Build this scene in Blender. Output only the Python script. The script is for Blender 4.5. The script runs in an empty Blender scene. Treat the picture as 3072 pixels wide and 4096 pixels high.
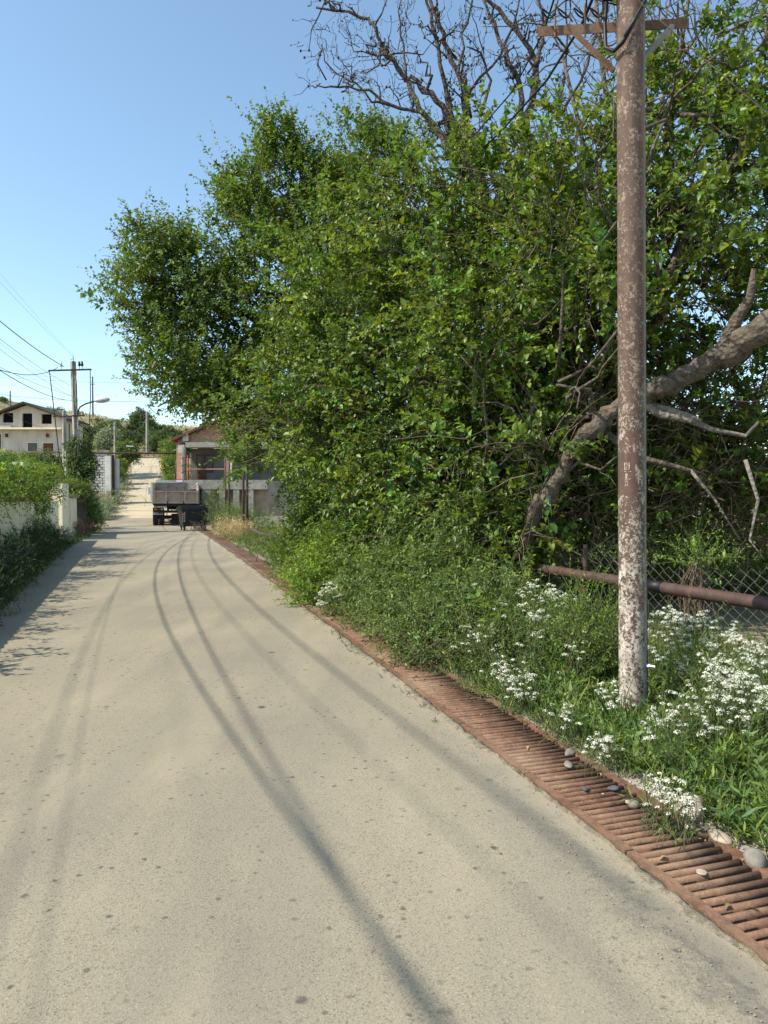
import bpy, math, random
import numpy as np
from mathutils import Vector, Matrix

scene = bpy.context.scene
COL = scene.collection
R = math.radians

# ------------------------------------------------------------------ camera
FPX, CX, HY, CAMH = 711.0, 384.0, 498.5, 1.6
cam_d = bpy.data.cameras.new('camera'); cam = bpy.data.objects.new('camera', cam_d); COL.objects.link(cam)
cam_d.sensor_fit = 'VERTICAL'; cam_d.sensor_height = 24.0; cam_d.lens = FPX / 1024 * 24.0
cam_d.clip_start = 0.05; cam_d.clip_end = 3000
cam.location = (0, 0, CAMH)
cam.rotation_euler = (R(90) - math.atan((512 - HY) / FPX), 0, 0)
scene.camera = cam

# ------------------------------------------------------------------ sky and sun
SUN_EL, SUN_AZ = R(48), R(20)      # sun to the left of the road and a little behind the camera
w = bpy.data.worlds.new('World'); scene.world = w; w.use_nodes = True
nt = w.node_tree; nt.nodes.clear()
sky = nt.nodes.new('ShaderNodeTexSky'); sky.sky_type = 'NISHITA'; sky.sun_disc = False
sky.sun_elevation = SUN_EL; sky.sun_rotation = R(270) - SUN_AZ
sky.altitude = 500; sky.air_density = 1.0; sky.dust_density = .8; sky.ozone_density = .9
bg = nt.nodes.new('ShaderNodeBackground'); bg.inputs['Strength'].default_value = 0.15
wo = nt.nodes.new('ShaderNodeOutputWorld')
hue = nt.nodes.new('ShaderNodeMix'); hue.data_type = 'RGBA'; hue.blend_type = 'MULTIPLY'; hue.inputs[0].default_value = 1; hue.inputs[7].default_value = (1.02, 1.08, 1.0, 1)
nt.links.new(sky.outputs[0], hue.inputs[6]); nt.links.new(hue.outputs[2], bg.inputs[0]); nt.links.new(bg.outputs[0], wo.inputs[0])
sd = bpy.data.lights.new('sun', 'SUN'); sun = bpy.data.objects.new('sun', sd); COL.objects.link(sun)
sd.energy = 4.1; sd.angle = R(0.5); sd.color = (1.0, 0.92, 0.78)
tosun = Vector((-math.cos(SUN_AZ) * math.cos(SUN_EL), -math.sin(SUN_AZ) * math.cos(SUN_EL), math.sin(SUN_EL)))
sun.rotation_euler = tosun.to_track_quat('Z', 'Y').to_euler()
vs = scene.view_settings; vs.view_transform = 'Standard'; vs.look = 'None'; vs.exposure = 0.76; vs.gamma = 1.0
vs.use_curve_mapping = False
scene.render.engine = 'CYCLES'
scene.cycles.max_bounces = 6; scene.cycles.transparent_max_bounces = 6
scene.cycles.diffuse_bounces = 3; scene.cycles.glossy_bounces = 2; scene.cycles.transmission_bounces = 4

rng = np.random.default_rng(7)
random.seed(7)

def at(px, py, Y):
    """a point of the place, seen at px,py of the 768 x 1024 picture and Y metres ahead"""
    return Vector(((px - CX) / FPX * Y, Y, CAMH + (HY - py) / FPX * Y))

# ------------------------------------------------------------------ mesh helpers
class MB:
    def __init__(s): s.v = []; s.f = []; s.m = []
    def add(s, vs_, fs, mi=0):
        o = len(s.v); s.v += [tuple(v) for v in vs_]; s.f += [tuple(i + o for i in f) for f in fs]; s.m += [mi] * len(fs); return s
    def box(s, c, size, M=None, mi=0, taper=1.0):
        x, y, z = [a / 2 for a in size]; c = Vector(c)
        vs_ = [Vector((sx * x * (taper if sz < 0 else 1), sy * y * (taper if sz < 0 else 1), sz * z)) for sz in (-1, 1) for sy in (-1, 1) for sx in (-1, 1)]
        if M is not None: vs_ = [M @ v for v in vs_]
        return s.add([v + c for v in vs_], [(0, 2, 3, 1), (4, 5, 7, 6), (0, 1, 5, 4), (2, 6, 7, 3), (0, 4, 6, 2), (1, 3, 7, 5)], mi)
    def tube(s, pts, rad, n=8, cap=True, mi=0):
        pts = [Vector(p) for p in pts]
        if not hasattr(rad, '__len__'): rad = [rad] * len(pts)
        o = len(s.v); k = len(pts)
        ref = None
        for i, p in enumerate(pts):
            t = (pts[min(i + 1, k - 1)] - pts[max(i - 1, 0)]).normalized()
            if ref is None:
                ref = Vector((0, 0, 1)) if abs(t.z) < .9 else Vector((1, 0, 0))
            a = t.cross(ref).normalized(); b = t.cross(a).normalized(); ref = -b if False else b.cross(t) * 0 + ref
            for j in range(n):
                q = 2 * math.pi * j / n
                s.v.append(tuple(p + (a * math.cos(q) + b * math.sin(q)) * rad[i]))
        for i in range(k - 1):
            for j in range(n):
                s.f.append((o + i * n + j, o + i * n + (j + 1) % n, o + (i + 1) * n + (j + 1) % n, o + (i + 1) * n + j)); s.m.append(mi)
        if cap:
            s.f.append(tuple(o + j for j in range(n))[::-1]); s.m.append(mi)
            s.f.append(tuple(o + (k - 1) * n + j for j in range(n))); s.m.append(mi)
        return s
    def build(s, name, mat, parent=None, smooth=False):
        me = bpy.data.meshes.new(name); me.from_pydata(s.v, [], s.f); 
        for m_ in (mat if isinstance(mat, (list, tuple)) else [mat]): me.materials.append(m_)
        if isinstance(mat, (list, tuple)): me.polygons.foreach_set('material_index', s.m)
        if smooth: me.polygons.foreach_set('use_smooth', [True] * len(s.f))
        me.update()
        o = bpy.data.objects.new(name, me); COL.objects.link(o)
        if parent: o.parent = parent
        return o

def tag(o, label=None, cat=None, group=None, kind=None):
    if label: o['label'] = label
    if cat: o['category'] = cat
    if group: o['group'] = group
    if kind: o['kind'] = kind
    return o
def thing(name, label, cat, loc=(0, 0, 0), rz=0.0, group=None):
    o = bpy.data.objects.new(name, None); COL.objects.link(o); o.location = loc; o.rotation_euler = (0, 0, rz)
    o.empty_display_size = .2
    return tag(o, label, cat, group)
def copy_tree(o, parent=None):
    c = o.copy(); COL.objects.link(c); c.parent = parent
    for ch in list(o.children): copy_tree(ch, c)
    return c
def bm_obj(name, mat, V, F, parent=None, tint=None, smooth=False):
    """fast mesh from numpy arrays; F is (n, k)"""
    me = bpy.data.meshes.new(name)
    V = np.asarray(V, dtype=np.float32); F = np.asarray(F, dtype=np.int32)
    me.vertices.add(len(V)); me.vertices.foreach_set('co', V.ravel())
    k = F.shape[1]
    me.loops.add(F.size); me.loops.foreach_set('vertex_index', F.ravel())
    me.polygons.add(len(F)); me.polygons.foreach_set('loop_start', np.arange(0, F.size, k, dtype=np.int32))
    me.update(calc_edges=True)
    if smooth: me.polygons.foreach_set('use_smooth', np.ones(len(F), dtype=bool))
    if tint is not None:
        a = me.color_attributes.new('tint', 'FLOAT_COLOR', 'POINT')
        c = np.ones((len(V), 4), dtype=np.float32); c[:, :3] = tint; a.data.foreach_set('color', c.ravel())
    me.materials.append(mat)
    o = bpy.data.objects.new(name, me); COL.objects.link(o)
    if parent: o.parent = parent
    return o

# ------------------------------------------------------------------ materials
def newmat(name):
    m = bpy.data.materials.new(name); m.use_nodes = True
    n = m.node_tree.nodes; l = m.node_tree.links
    return m, n, l, n['Principled BSDF']
def noise(n, l, vec, scale, detail=4, rough=.6, dist=0):
    t = n.new('ShaderNodeTexNoise'); t.inputs['Scale'].default_value = scale; t.inputs['Detail'].default_value = detail
    t.inputs['Roughness'].default_value = rough; t.inputs['Distortion'].default_value = dist
    l.new(vec, t.inputs['Vector']); return t.outputs['Fac']
def ramp(n, l, fac, stops):
    r = n.new('ShaderNodeValToRGB'); e = r.color_ramp.elements
    while len(e) < len(stops): e.new(.5)
    for i, (p, c) in enumerate(stops):
        e[i].position = p; e[i].color = (*c, 1) if len(c) == 3 else c
    l.new(fac, r.inputs[0]); return r.outputs[0]
def mixc(n, l, fac, a, b, mode='MIX'):
    m = n.new('ShaderNodeMix'); m.data_type = 'RGBA'; m.blend_type = mode
    if isinstance(fac, (int, float)): m.inputs[0].default_value = fac
    else: l.new(fac, m.inputs[0])
    for k, x in ((6, a), (7, b)):
        if isinstance(x, tuple): m.inputs[k].default_value = (*x, 1)
        else: l.new(x, m.inputs[k])
    return m.outputs[2]
def math_(n, l, op, a, b=0.0, clamp=False):
    m = n.new('ShaderNodeMath'); m.operation = op; m.use_clamp = clamp
    for k, x in ((0, a), (1, b)):
        if isinstance(x, (int, float)): m.inputs[k].default_value = x
        else: l.new(x, m.inputs[k])
    return m.outputs[0]
def bump(n, l, b, h, strength=.3, dist=.02):
    m = n.new('ShaderNodeBump'); m.inputs['Strength'].default_value = strength; m.inputs['Distance'].default_value = dist
    l.new(h, m.inputs['Height']); l.new(m.outputs[0], b.inputs['Normal'])
def objvec(n, l, scale=(1, 1, 1), world=False):
    if world:
        g = n.new('ShaderNodeNewGeometry'); src = g.outputs['Position']
    else:
        g = n.new('ShaderNodeTexCoord'); src = g.outputs['Object']
    mp = n.new('ShaderNodeMapping'); mp.inputs['Scale'].default_value = scale
    l.new(src, mp.inputs[0]); return mp.outputs[0]

def simple(name, c1, c2=None, rough=.85, scale=6, detail=6, lo=.35, hi=.65, bs=.25, bd=.01, spec=.3, metal=0, sc=(1, 1, 1), world=False):
    m, n, l, b = newmat(name); v = objvec(n, l, sc, world)
    c2 = c2 or tuple(x * .75 for x in c1)
    f = noise(n, l, v, scale, detail)
    l.new(ramp(n, l, f, [(lo, c2), (hi, c1)]), b.inputs['Base Color'])
    b.inputs['Roughness'].default_value = rough; b.inputs['Specular IOR Level'].default_value = spec; b.inputs['Metallic'].default_value = metal
    f2 = noise(n, l, v, scale * 5, 5)
    bump(n, l, b, f2, bs, bd)
    return m

def leafmat(name, base, rough=.42, trans=.3, spec=.45, tcol=None):
    m, n, l, b = newmat(name)
    a = n.new('ShaderNodeAttribute'); a.attribute_name = 'tint'
    c = mixc(n, l, 1.0, base, a.outputs['Color'], 'MULTIPLY')
    l.new(c, b.inputs['Base Color']); b.inputs['Roughness'].default_value = rough; b.inputs['Specular IOR Level'].default_value = spec
    tb = n.new('ShaderNodeBsdfTranslucent')
    tc = tcol or (min(1, base[0] * 2.2), min(1, base[1] * 1.9), base[2] * .9)
    l.new(mixc(n, l, 1.0, tc, a.outputs['Color'], 'MULTIPLY'), tb.inputs['Color'])
    mx = n.new('ShaderNodeMixShader'); mx.inputs[0].default_value = trans
    l.new(b.outputs[0], mx.inputs[1]); l.new(tb.outputs[0], mx.inputs[2])
    l.new(mx.outputs[0], n['Material Output'].inputs['Surface'])
    return m

M = {}
M['leaf_near'] = leafmat('mulberry_leaf', (.086, .146, .022), .44, .30, .4)
M['leaf_far'] = leafmat('far_mulberry_leaf', (.082, .138, .026), .55, .3, .3)
M['leaf_weed'] = leafmat('weed_leaf', (.098, .155, .036), .5, .3, .35)
M['leaf_bright'] = leafmat('privet_leaf', (.13, .22, .028), .45, .35, .35)
M['leaf_olive'] = leafmat('olive_leaf', (.115, .16, .05), .6, .25, .25)
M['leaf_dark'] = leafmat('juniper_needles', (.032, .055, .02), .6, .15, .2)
M['leaf_dry'] = leafmat('dry_grass', (.42, .34, .17), .8, .2, .1, (.5, .4, .2))
M['leaf_wist'] = leafmat('wisteria_leaf', (.08, .135, .022), .5, .35, .3)
M['leaf_hill'] = leafmat('hill_leaf', (.075, .11, .04), .7, .2, .2)
M['leaf_grey'] = leafmat('grey_leaf', (.2, .25, .16), .7, .2, .2)
M['petal'] = leafmat('white_petal', (.78, .78, .66), .8, .3, .1, (.8, .8, .6))
M['petal_pink'] = leafmat('pink_petal', (.45, .07, .1), .8, .2, .1, (.5, .1, .12))
M['stem'] = simple('stem_green', (.12, .15, .05), (.08, .10, .035), scale=3)
M['twig'] = simple('twig_brown', (.17, .13, .09), (.09, .065, .045), scale=8)
def barkmat(name, c1, c2, z=2.5, s=9):
    m, n, l, b = newmat(name); v = objvec(n, l, (1, 1, .25))
    v = objvec(n, l, (1, 1, 1))
    f = noise(n, l, v, s, 8, .7, .6)
    l.new(ramp(n, l, f, [(.32, c2), (.55, c1), (.75, tuple(x * 1.35 for x in c1))]), b.inputs['Base Color'])
    b.inputs['Roughness'].default_value = .95
    wv = n.new('ShaderNodeTexVoronoi'); wv.inputs['Scale'].default_value = s * 2.5; l.new(objvec(n, l, (1, 1, 1)), wv.inputs['Vector'])
    bump(n, l, b, math_(n, l, 'ADD', f, wv.outputs['Distance']), .9, .03)
    return m
M['bark'] = barkmat('bark', (.125, .098, .075), (.03, .024, .02))
M['bark_dead'] = barkmat('dead_bark', (.085, .065, .055), (.02, .016, .014))
M['bark_grey'] = barkmat('grey_dead_wood', (.19, .165, .14), (.09, .075, .06))
M['concrete'] = simple('concrete', (.34, .32, .28), (.2, .19, .165), scale=3, bs=.5)
M['concrete_pole'] = simple('pole_concrete', (.36, .33, .28), (.2, .18, .15), scale=5, bs=.5, sc=(1, 1, .3))
M['kerb'] = simple('kerb_concrete', (.38, .33, .235), (.21, .18, .13), scale=22, bs=1.0, bd=.03, lo=.38, hi=.6)
M['cream'] = simple('cream_render', (.80, .70, .50), (.68, .58, .41), scale=1.5, bs=.15)
M['cream_house'] = simple('house_render', (.58, .51, .43), (.42, .36, .3), scale=1.1, bs=.15, detail=9, sc=(1, 1, .35))
M['white'] = simple('whitewash', (.62, .61, .57), (.45, .43, .4), scale=2)
M['greyblock'] = simple('grey_block', (.5, .49, .47), (.36, .34, .32), scale=2.5, bs=.4)
M['tan_stone'] = simple('tan_stone', (.36, .29, .2), (.2, .16, .11), scale=3, bs=.8, bd=.05)
M['stucco'] = simple('dark_stucco', (.17, .16, .145), (.1, .095, .09), scale=1.2, bs=.4)
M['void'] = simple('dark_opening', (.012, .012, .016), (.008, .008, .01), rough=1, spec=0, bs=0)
M['glass_dark'] = simple('dark_glass', (.04, .03, .028), (.02, .015, .014), rough=.25, spec=.5)
M['wood_red'] = simple('red_brown_shutter', (.14, .04, .03), (.09, .03, .02), scale=4)
M['rustpipe'] = simple('rust_pipe', (.10, .056, .045), (.055, .034, .03), scale=9, bs=.25, rough=.62)
M['redpipe'] = simple('red_painted_pipe', (.42, .08, .05), (.25, .06, .04), scale=9)
M['orangepipe'] = simple('salmon_pipe', (.5, .24, .15), (.35, .16, .1), scale=9)
M['tile'] = simple('red_tile', (.38, .11, .07), (.22, .07, .05), scale=5, bs=.4)
M['roofdark'] = simple('roof_dark', (.06, .045, .04), (.035, .028, .025), scale=3)
M['roofred'] = simple('roof_red', (.2, .06, .05), (.13, .045, .04), scale=3)
M['cable'] = simple('black_cable', (.012, .012, .014), (.008, .008, .009), rough=.5)
M['steelwire'] = simple('galvanised_wire', (.3, .28, .25), (.16, .13, .11), rough=.5, scale=30)
M['porcelain'] = simple('porcelain', (.7, .7, .72), (.6, .6, .62), rough=.2, bs=0)
M['lamp'] = simple('lamp_grey', (.5, .5, .5), (.36, .36, .36), rough=.4, scale=8)
M['bolt'] = simple('zinc_bolt', (.55, .58, .6), (.4, .42, .44), rough=.35, metal=.8, scale=30)
M['plastic'] = simple('bin_plastic', (.016, .018, .024), (.01, .011, .014), rough=.42, bs=.1, spec=.5, scale=3)
M['rubber'] = simple('rubber', (.035, .033, .032), (.018, .017, .017), rough=.85, scale=12)
M['steel_dark'] = simple('chassis_steel', (.035, .03, .027), (.018, .015, .014), rough=.75)
M['bedpaint'] = simple('bed_paint', (.42, .31, .23), (.29, .21, .155), rough=.7, scale=2.5, bs=.2)
M['bedinner'] = simple('bed_inner', (.4, .3, .26), (.25, .18, .155), rough=.8, scale=2.5, bs=.2)
M['bedwhite'] = simple('bed_white', (.66, .64, .54), (.35, .32, .25), rough=.7, scale=3, lo=.3, hi=.5)
M['amber'] = simple('amber_lens', (.6, .18, .02), (.5, .14, .02), rough=.2, bs=0)
M['redlens'] = simple('red_lens', (.3, .02, .015), (.22, .015, .01), rough=.2, bs=0)
M['paper'] = simple('plate_white', (.6, .6, .58), (.45, .45, .43), rough=.5, bs=0)
M['signwhite'] = simple('sign_white', (.5, .56, .66), (.45, .5, .6), rough=.4, bs=0)
M['signred'] = simple('sign_red', (.5, .03, .04), (.42, .03, .03), rough=.4, bs=0)
M['gravel'] = simple('gravel', (.42, .38, .31), (.24, .21, .17), scale=40, bs=.6, world=True)
M['stone'] = simple('pebble', (.26, .24, .205), (.15, .135, .115), scale=12, bs=.3)
M['stone_dark'] = simple('dark_pebble', (.1, .11, .13), (.06, .065, .07), scale=12, bs=.2)
M['stone_pale'] = simple('pale_rock', (.46, .39, .29), (.28, .23, .17), scale=8, bs=.5)
M['scratch'] = simple('scratched_metal', (.75, .66, .55), (.6, .5, .42), scale=40, bs=0)

# rusty grate
m, n, l, b = newmat('grate_rust'); v = objvec(n, l, (1, 1, 1), True)
f1 = noise(n, l, v, 14, 6, .65); f2 = noise(n, l, v, 90, 4, .7); f0 = noise(n, l, v, 1.3, 2)
c = ramp(n, l, f1, [(.3, (.062, .031, .02)), (.5, (.128, .062, .037)), (.72, (.215, .118, .07))])
c = mixc(n, l, math_(n, l, 'MULTIPLY', ramp(n, l, f2, [(.45, (0, 0, 0)), (.7, (1, 1, 1))]), .35), c, (.38, .24, .15))
c = mixc(n, l, math_(n, l, 'MULTIPLY', ramp(n, l, f0, [(.45, (0, 0, 0)), (.65, (1, 1, 1))]), .25), c, (.40, .30, .2))
l.new(c, b.inputs['Base Color']); b.inputs['Roughness'].default_value = .72; b.inputs['Specular IOR Level'].default_value = .35
bump(n, l, b, f2, .35, .004); M['grate'] = m

# peeling paint and rust of the near pole
m, n, l, b = newmat('pole_paint'); v = objvec(n, l)
sep = n.new('ShaderNodeSeparateXYZ'); l.new(v, sep.inputs[0])
big = noise(n, l, objvec(n, l, (1, 1, .6)), 12, 10, .78, .3)
fine = noise(n, l, v, 48, 6, .8)
zlo = n.new('ShaderNodeMapRange'); zlo.inputs['From Min'].default_value = .2; zlo.inputs['From Max'].default_value = 2.2
zlo.inputs['To Min'].default_value = .035; zlo.inputs['To Max'].default_value = -.012; l.new(sep.outputs[2], zlo.inputs[0])
cov = math_(n, l, 'ADD', math_(n, l, 'ADD', math_(n, l, 'MULTIPLY', big, .48), math_(n, l, 'MULTIPLY', fine, .54)), zlo.outputs[0])
zb = ramp(n, l, math_(n, l, 'ABSOLUTE', math_(n, l, 'SUBTRACT', sep.outputs[2], 1.77)), [(.10, (1, 1, 1)), (.17, (0, 0, 0))]); xb = ramp(n, l, math_(n, l, 'ABSOLUTE', math_(n, l, 'ADD', sep.outputs[0], .055)), [(.035, (1, 1, 1)), (.05, (0, 0, 0))])
cov = math_(n, l, 'SUBTRACT', cov, math_(n, l, 'MULTIPLY', math_(n, l, 'MULTIPLY', zb, xb), .12))
pmask = ramp(n, l, cov, [(.522, (0, 0, 0)), (.54, (1, 1, 1))])
rust = ramp(n, l, noise(n, l, v, 22, 6, .7), [(.3, (.052, .029, .022)), (.7, (.11, .06, .04))])
paint = ramp(n, l, noise(n, l, v, 9, 5), [(.3, (.28, .215, .165)), (.62, (.62, .57, .49))])
zp = n.new('ShaderNodeMapRange'); zp.inputs['From Min'].default_value = 1.0; zp.inputs['From Max'].default_value = 2.6; zp.inputs['To Max'].default_value = .8; l.new(sep.outputs[2], zp.inputs[0])
paint = mixc(n, l, zp.outputs[0], paint, (.215, .14, .095))
c = mixc(n, l, pmask, rust, paint)
streak = ramp(n, l, noise(n, l, objvec(n, l, (1, 1, .07)), 9, 4, .6), [(.47, (0, 0, 0)), (.6, (1, 1, 1))])
xr = n.new('ShaderNodeMapRange'); xr.inputs['From Min'].default_value = -.01; xr.inputs['From Max'].default_value = .05; l.new(sep.outputs[0], xr.inputs[0])
zhi = n.new('ShaderNodeMapRange'); zhi.inputs['From Min'].default_value = .6; zhi.inputs['From Max'].default_value = 2.4; zhi.inputs['To Min'].default_value = .25; l.new(sep.outputs[2], zhi.inputs[0])
sm = math_(n, l, 'MULTIPLY', math_(n, l, 'MULTIPLY', streak, xr.outputs[0]), zhi.outputs[0])
c = mixc(n, l, math_(n, l, 'MULTIPLY', sm, .75), c, (.27, .12, .05))
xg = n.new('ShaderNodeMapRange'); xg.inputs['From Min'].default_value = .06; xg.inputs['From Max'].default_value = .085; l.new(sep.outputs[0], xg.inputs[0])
c = mixc(n, l, math_(n, l, 'MULTIPLY', xg.outputs[0], .7), c, (.3, .28, .24))  # grey band along the right edge: the shaded side put into the colour
drt = ramp(n, l, noise(n, l, objvec(n, l, (1, 1, .12)), 26, 5, .7), [(.4, (0, 0, 0)), (.62, (1, 1, 1))])
c = mixc(n, l, math_(n, l, 'MULTIPLY', drt, .35), c, (.14, .095, .07))
l.new(c, b.inputs['Base Color']); b.inputs['Roughness'].default_value = .75
bump(n, l, b, math_(n, l, 'ADD', cov, math_(n, l, 'MULTIPLY', pmask, .15)), .5, .006); M['pole'] = m

# dusty asphalt
m, n, l, b = newmat('dusty_asphalt'); v = objvec(n, l, (1, 1, 1), True)
fine = noise(n, l, v, 120, 3, .8); mid = noise(n, l, v, 9, 5, .6); big = noise(n, l, v, .45, 4, .55)
c = ramp(n, l, big, [(.32, (.218, .192, .142)), (.68, (.31, .27, .187))])
c = mixc(n, l, math_(n, l, 'MULTIPLY', ramp(n, l, mid, [(.35, (1, 1, 1)), (.6, (0, 0, 0))]), .2), c, (.22, .205, .165))
sp_ = n.new('ShaderNodeTexVoronoi'); sp_.inputs['Scale'].default_value = 150; l.new(v, sp_.inputs['Vector'])
agg = ramp(n, l, sp_.outputs['Color'], [(.08, (.45, .45, .45)), (.35, (.95, .95, .95)), (.8, (1.0, 1.0, 1.0)), (.95, (1.35, 1.33, 1.28))])
c = mixc(n, l, .8, c, agg, 'MULTIPLY')
c = mixc(n, l, math_(n, l, 'MULTIPLY', ramp(n, l, fine, [(.5, (0, 0, 0)), (.72, (1, 1, 1))]), .35), c, (.50, .46, .36))
c = mixc(n, l, math_(n, l, 'MULTIPLY', ramp(n, l, fine, [(.34, (1, 1, 1)), (.43, (0, 0, 0))]), .6), c, (.13, .12, .10))
wv = n.new('ShaderNodeVectorMath'); wv.operation = 'ADD'; l.new(v, wv.inputs[0])
nn = n.new('ShaderNodeTexNoise'); nn.inputs['Scale'].default_value = 30; nn.inputs['Detail'].default_value = 5; nn.inputs['Roughness'].default_value = .7; l.new(v, nn.inputs['Vector'])
sc_ = n.new('ShaderNodeVectorMath'); sc_.operation = 'SCALE'; sc_.inputs['Scale'].default_value = .035; l.new(nn.outputs['Color'], sc_.inputs[0]); l.new(sc_.outputs[0], wv.inputs[1])
for scl, g0, d0, d1, amt in ((1.7, .5, .035, .075, .85), (5.0, .5, .06, .13, .8), (16, .46, .13, .25, .65)):
    vo = n.new('ShaderNodeTexVoronoi'); vo.inputs['Scale'].default_value = scl; l.new(wv.outputs[0], vo.inputs['Vector'])
    gate = ramp(n, l, vo.outputs['Color'], [(g0 - .04, (1, 1, 1)), (g0, (0, 0, 0))])
    patchy = ramp(n, l, noise(n, l, v, .9, 3), [(.36, (0, 0, 0)), (.54, (1, 1, 1))])
    spot = math_(n, l, 'MULTIPLY', ramp(n, l, vo.outputs['Distance'], [(d0, (1, 1, 1)), (d1, (0, 0, 0))]), gate)
    if scl > 3: spot = math_(n, l, 'MULTIPLY', spot, patchy)
    c = mixc(n, l, math_(n, l, 'MULTIPLY', spot, min(1, amt * 1.15)), c, (.052, .048, .052))
g2 = noise(n, l, objvec(n, l, (1.6, .35, 1), True), 1.1, 3)
c = mixc(n, l, math_(n, l, 'MULTIPLY', ramp(n, l, g2, [(.5, (0, 0, 0)), (.68, (1, 1, 1))]), .4), c, (.36, .31, .215))
mr = n.new('ShaderNodeMapping'); mr.inputs['Rotation'].default_value = (0, 0, R(-17)); mr.inputs['Scale'].default_value = (2.2, .09, 1); gg = n.new('ShaderNodeNewGeometry'); l.new(gg.outputs['Position'], mr.inputs[0])
tracks = ramp(n, l, noise(n, l, mr.outputs[0], 1.0, 3, .5), [(.45, (0, 0, 0)), (.62, (1, 1, 1))])
c = mixc(n, l, math_(n, l, 'MULTIPLY', tracks, .22), c, (.165, .157, .135))
blot = math_(n, l, 'MULTIPLY', ramp(n, l, noise(n, l, v, 3.3, 6, .7), [(.62, (0, 0, 0)), (.72, (1, 1, 1))]), ramp(n, l, noise(n, l, v, 45, 4, .8), [(.45, (0, 0, 0)), (.62, (1, 1, 1))]))
c = mixc(n, l, math_(n, l, 'MULTIPLY', blot, .5), c, (.10, .093, .085))
ea = n.new('ShaderNodeAttribute'); ea.attribute_name = 'tint'; es = n.new('ShaderNodeSeparateXYZ'); l.new(ea.outputs['Vector'], es.inputs[0])
en = noise(n, l, v, 5, 5, .7); wob_ = math_(n, l, 'ADD', es.outputs[0], math_(n, l, 'MULTIPLY', math_(n, l, 'SUBTRACT', en, .5), .5))
gut = ramp(n, l, wob_, [(.10, (0, 0, 0)), (.17, (1, 1, 1)), (.24, (1, 1, 1)), (.36, (0, 0, 0))])
gy = ramp(n, l, es.outputs[2], [(.20, (1, 1, 1)), (.42, (0, 0, 0))])
c = mixc(n, l, math_(n, l, 'MULTIPLY', math_(n, l, 'MULTIPLY', gut, gy), ramp(n, l, noise(n, l, v, 28, 5, .8), [(.35, (.15, .15, .15)), (.6, (.85, .85, .85))])), c, (.10, .095, .085))
dust_ = ramp(n, l, wob_, [(.02, (1, 1, 1)), (.16, (0, 0, 0))])
c = mixc(n, l, math_(n, l, 'MULTIPLY', dust_, .6), c, mixc(n, l, fine, (.2, .165, .115), (.42, .36, .26)))
dl = ramp(n, l, math_(n, l, 'ADD', es.outputs[1], math_(n, l, 'MULTIPLY', math_(n, l, 'SUBTRACT', en, .5), 1.2)), [(.1, (1, 1, 1)), (.8, (0, 0, 0))])
c = mixc(n, l, math_(n, l, 'MULTIPLY', dl, .6), c, (.27, .22, .15))
l.new(c, b.inputs['Base Color']); b.inputs['Roughness'].default_value = .88; b.inputs['Specular IOR Level'].default_value = .25
bump(n, l, b, math_(n, l, 'ADD', fine, math_(n, l, 'MULTIPLY', sp_.outputs['Distance'], .8)), .35, .004); M['road'] = m
M['dirt_road'] = simple('dirt_road', (.46, .39, .27), (.36, .30, .2), scale=.5, bs=.4, world=True)

# ground: dry soil and grass
m, n, l, b = newmat('ground_soil'); v = objvec(n, l, (1, 1, 1), True)
f = noise(n, l, v, .35, 8, .65); f2 = noise(n, l, v, 4, 6, .7)
c = ramp(n, l, f, [(.3, (.10, .11, .045)), (.5, (.24, .20, .10)), (.7, (.36, .29, .16))])
c = mixc(n, l, ramp(n, l, f2, [(.4, (0, 0, 0)), (.6, (.5, .5, .5))]), c, (.17, .14, .09))
l.new(c, b.inputs['Base Color']); b.inputs['Roughness'].default_value = .95; bump(n, l, b, f2, .8, .08); M['ground'] = m
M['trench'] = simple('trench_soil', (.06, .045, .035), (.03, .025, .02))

# brick gable with real small scale courses
m, n, l, b = newmat('brick'); v = objvec(n, l)
bk = n.new('ShaderNodeTexBrick'); bk.inputs['Scale'].default_value = 1.0
bk.inputs['Brick Width'].default_value = .26; bk.inputs['Row Height'].default_value = .13; bk.inputs['Mortar Size'].default_value = .012
bk.inputs['Color1'].default_value = (.55, .27, .18, 1); bk.inputs['Color2'].default_value = (.38, .18, .115, 1); bk.inputs['Mortar'].default_value = (.3, .25, .2, 1)
mp = n.new('ShaderNodeCombineXYZ'); sp2 = n.new('ShaderNodeSeparateXYZ'); l.new(v, sp2.inputs[0]); l.new(sp2.outputs[0], mp.inputs[0]); l.new(sp2.outputs[2], mp.inputs[1])
l.new(mp.outputs[0], bk.inputs['Vector'])
f = noise(n, l, v, 5, 5)
l.new(mixc(n, l, math_(n, l, 'MULTIPLY', f, .4), bk.outputs[0], (.4, .25, .17)), b.inputs['Base Color']); b.inputs['Roughness'].default_value = .95
bump(n, l, b, math_(n, l, 'SUBTRACT', 1.0, bk.outputs['Fac']), .8, .02); M['brick'] = m

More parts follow.
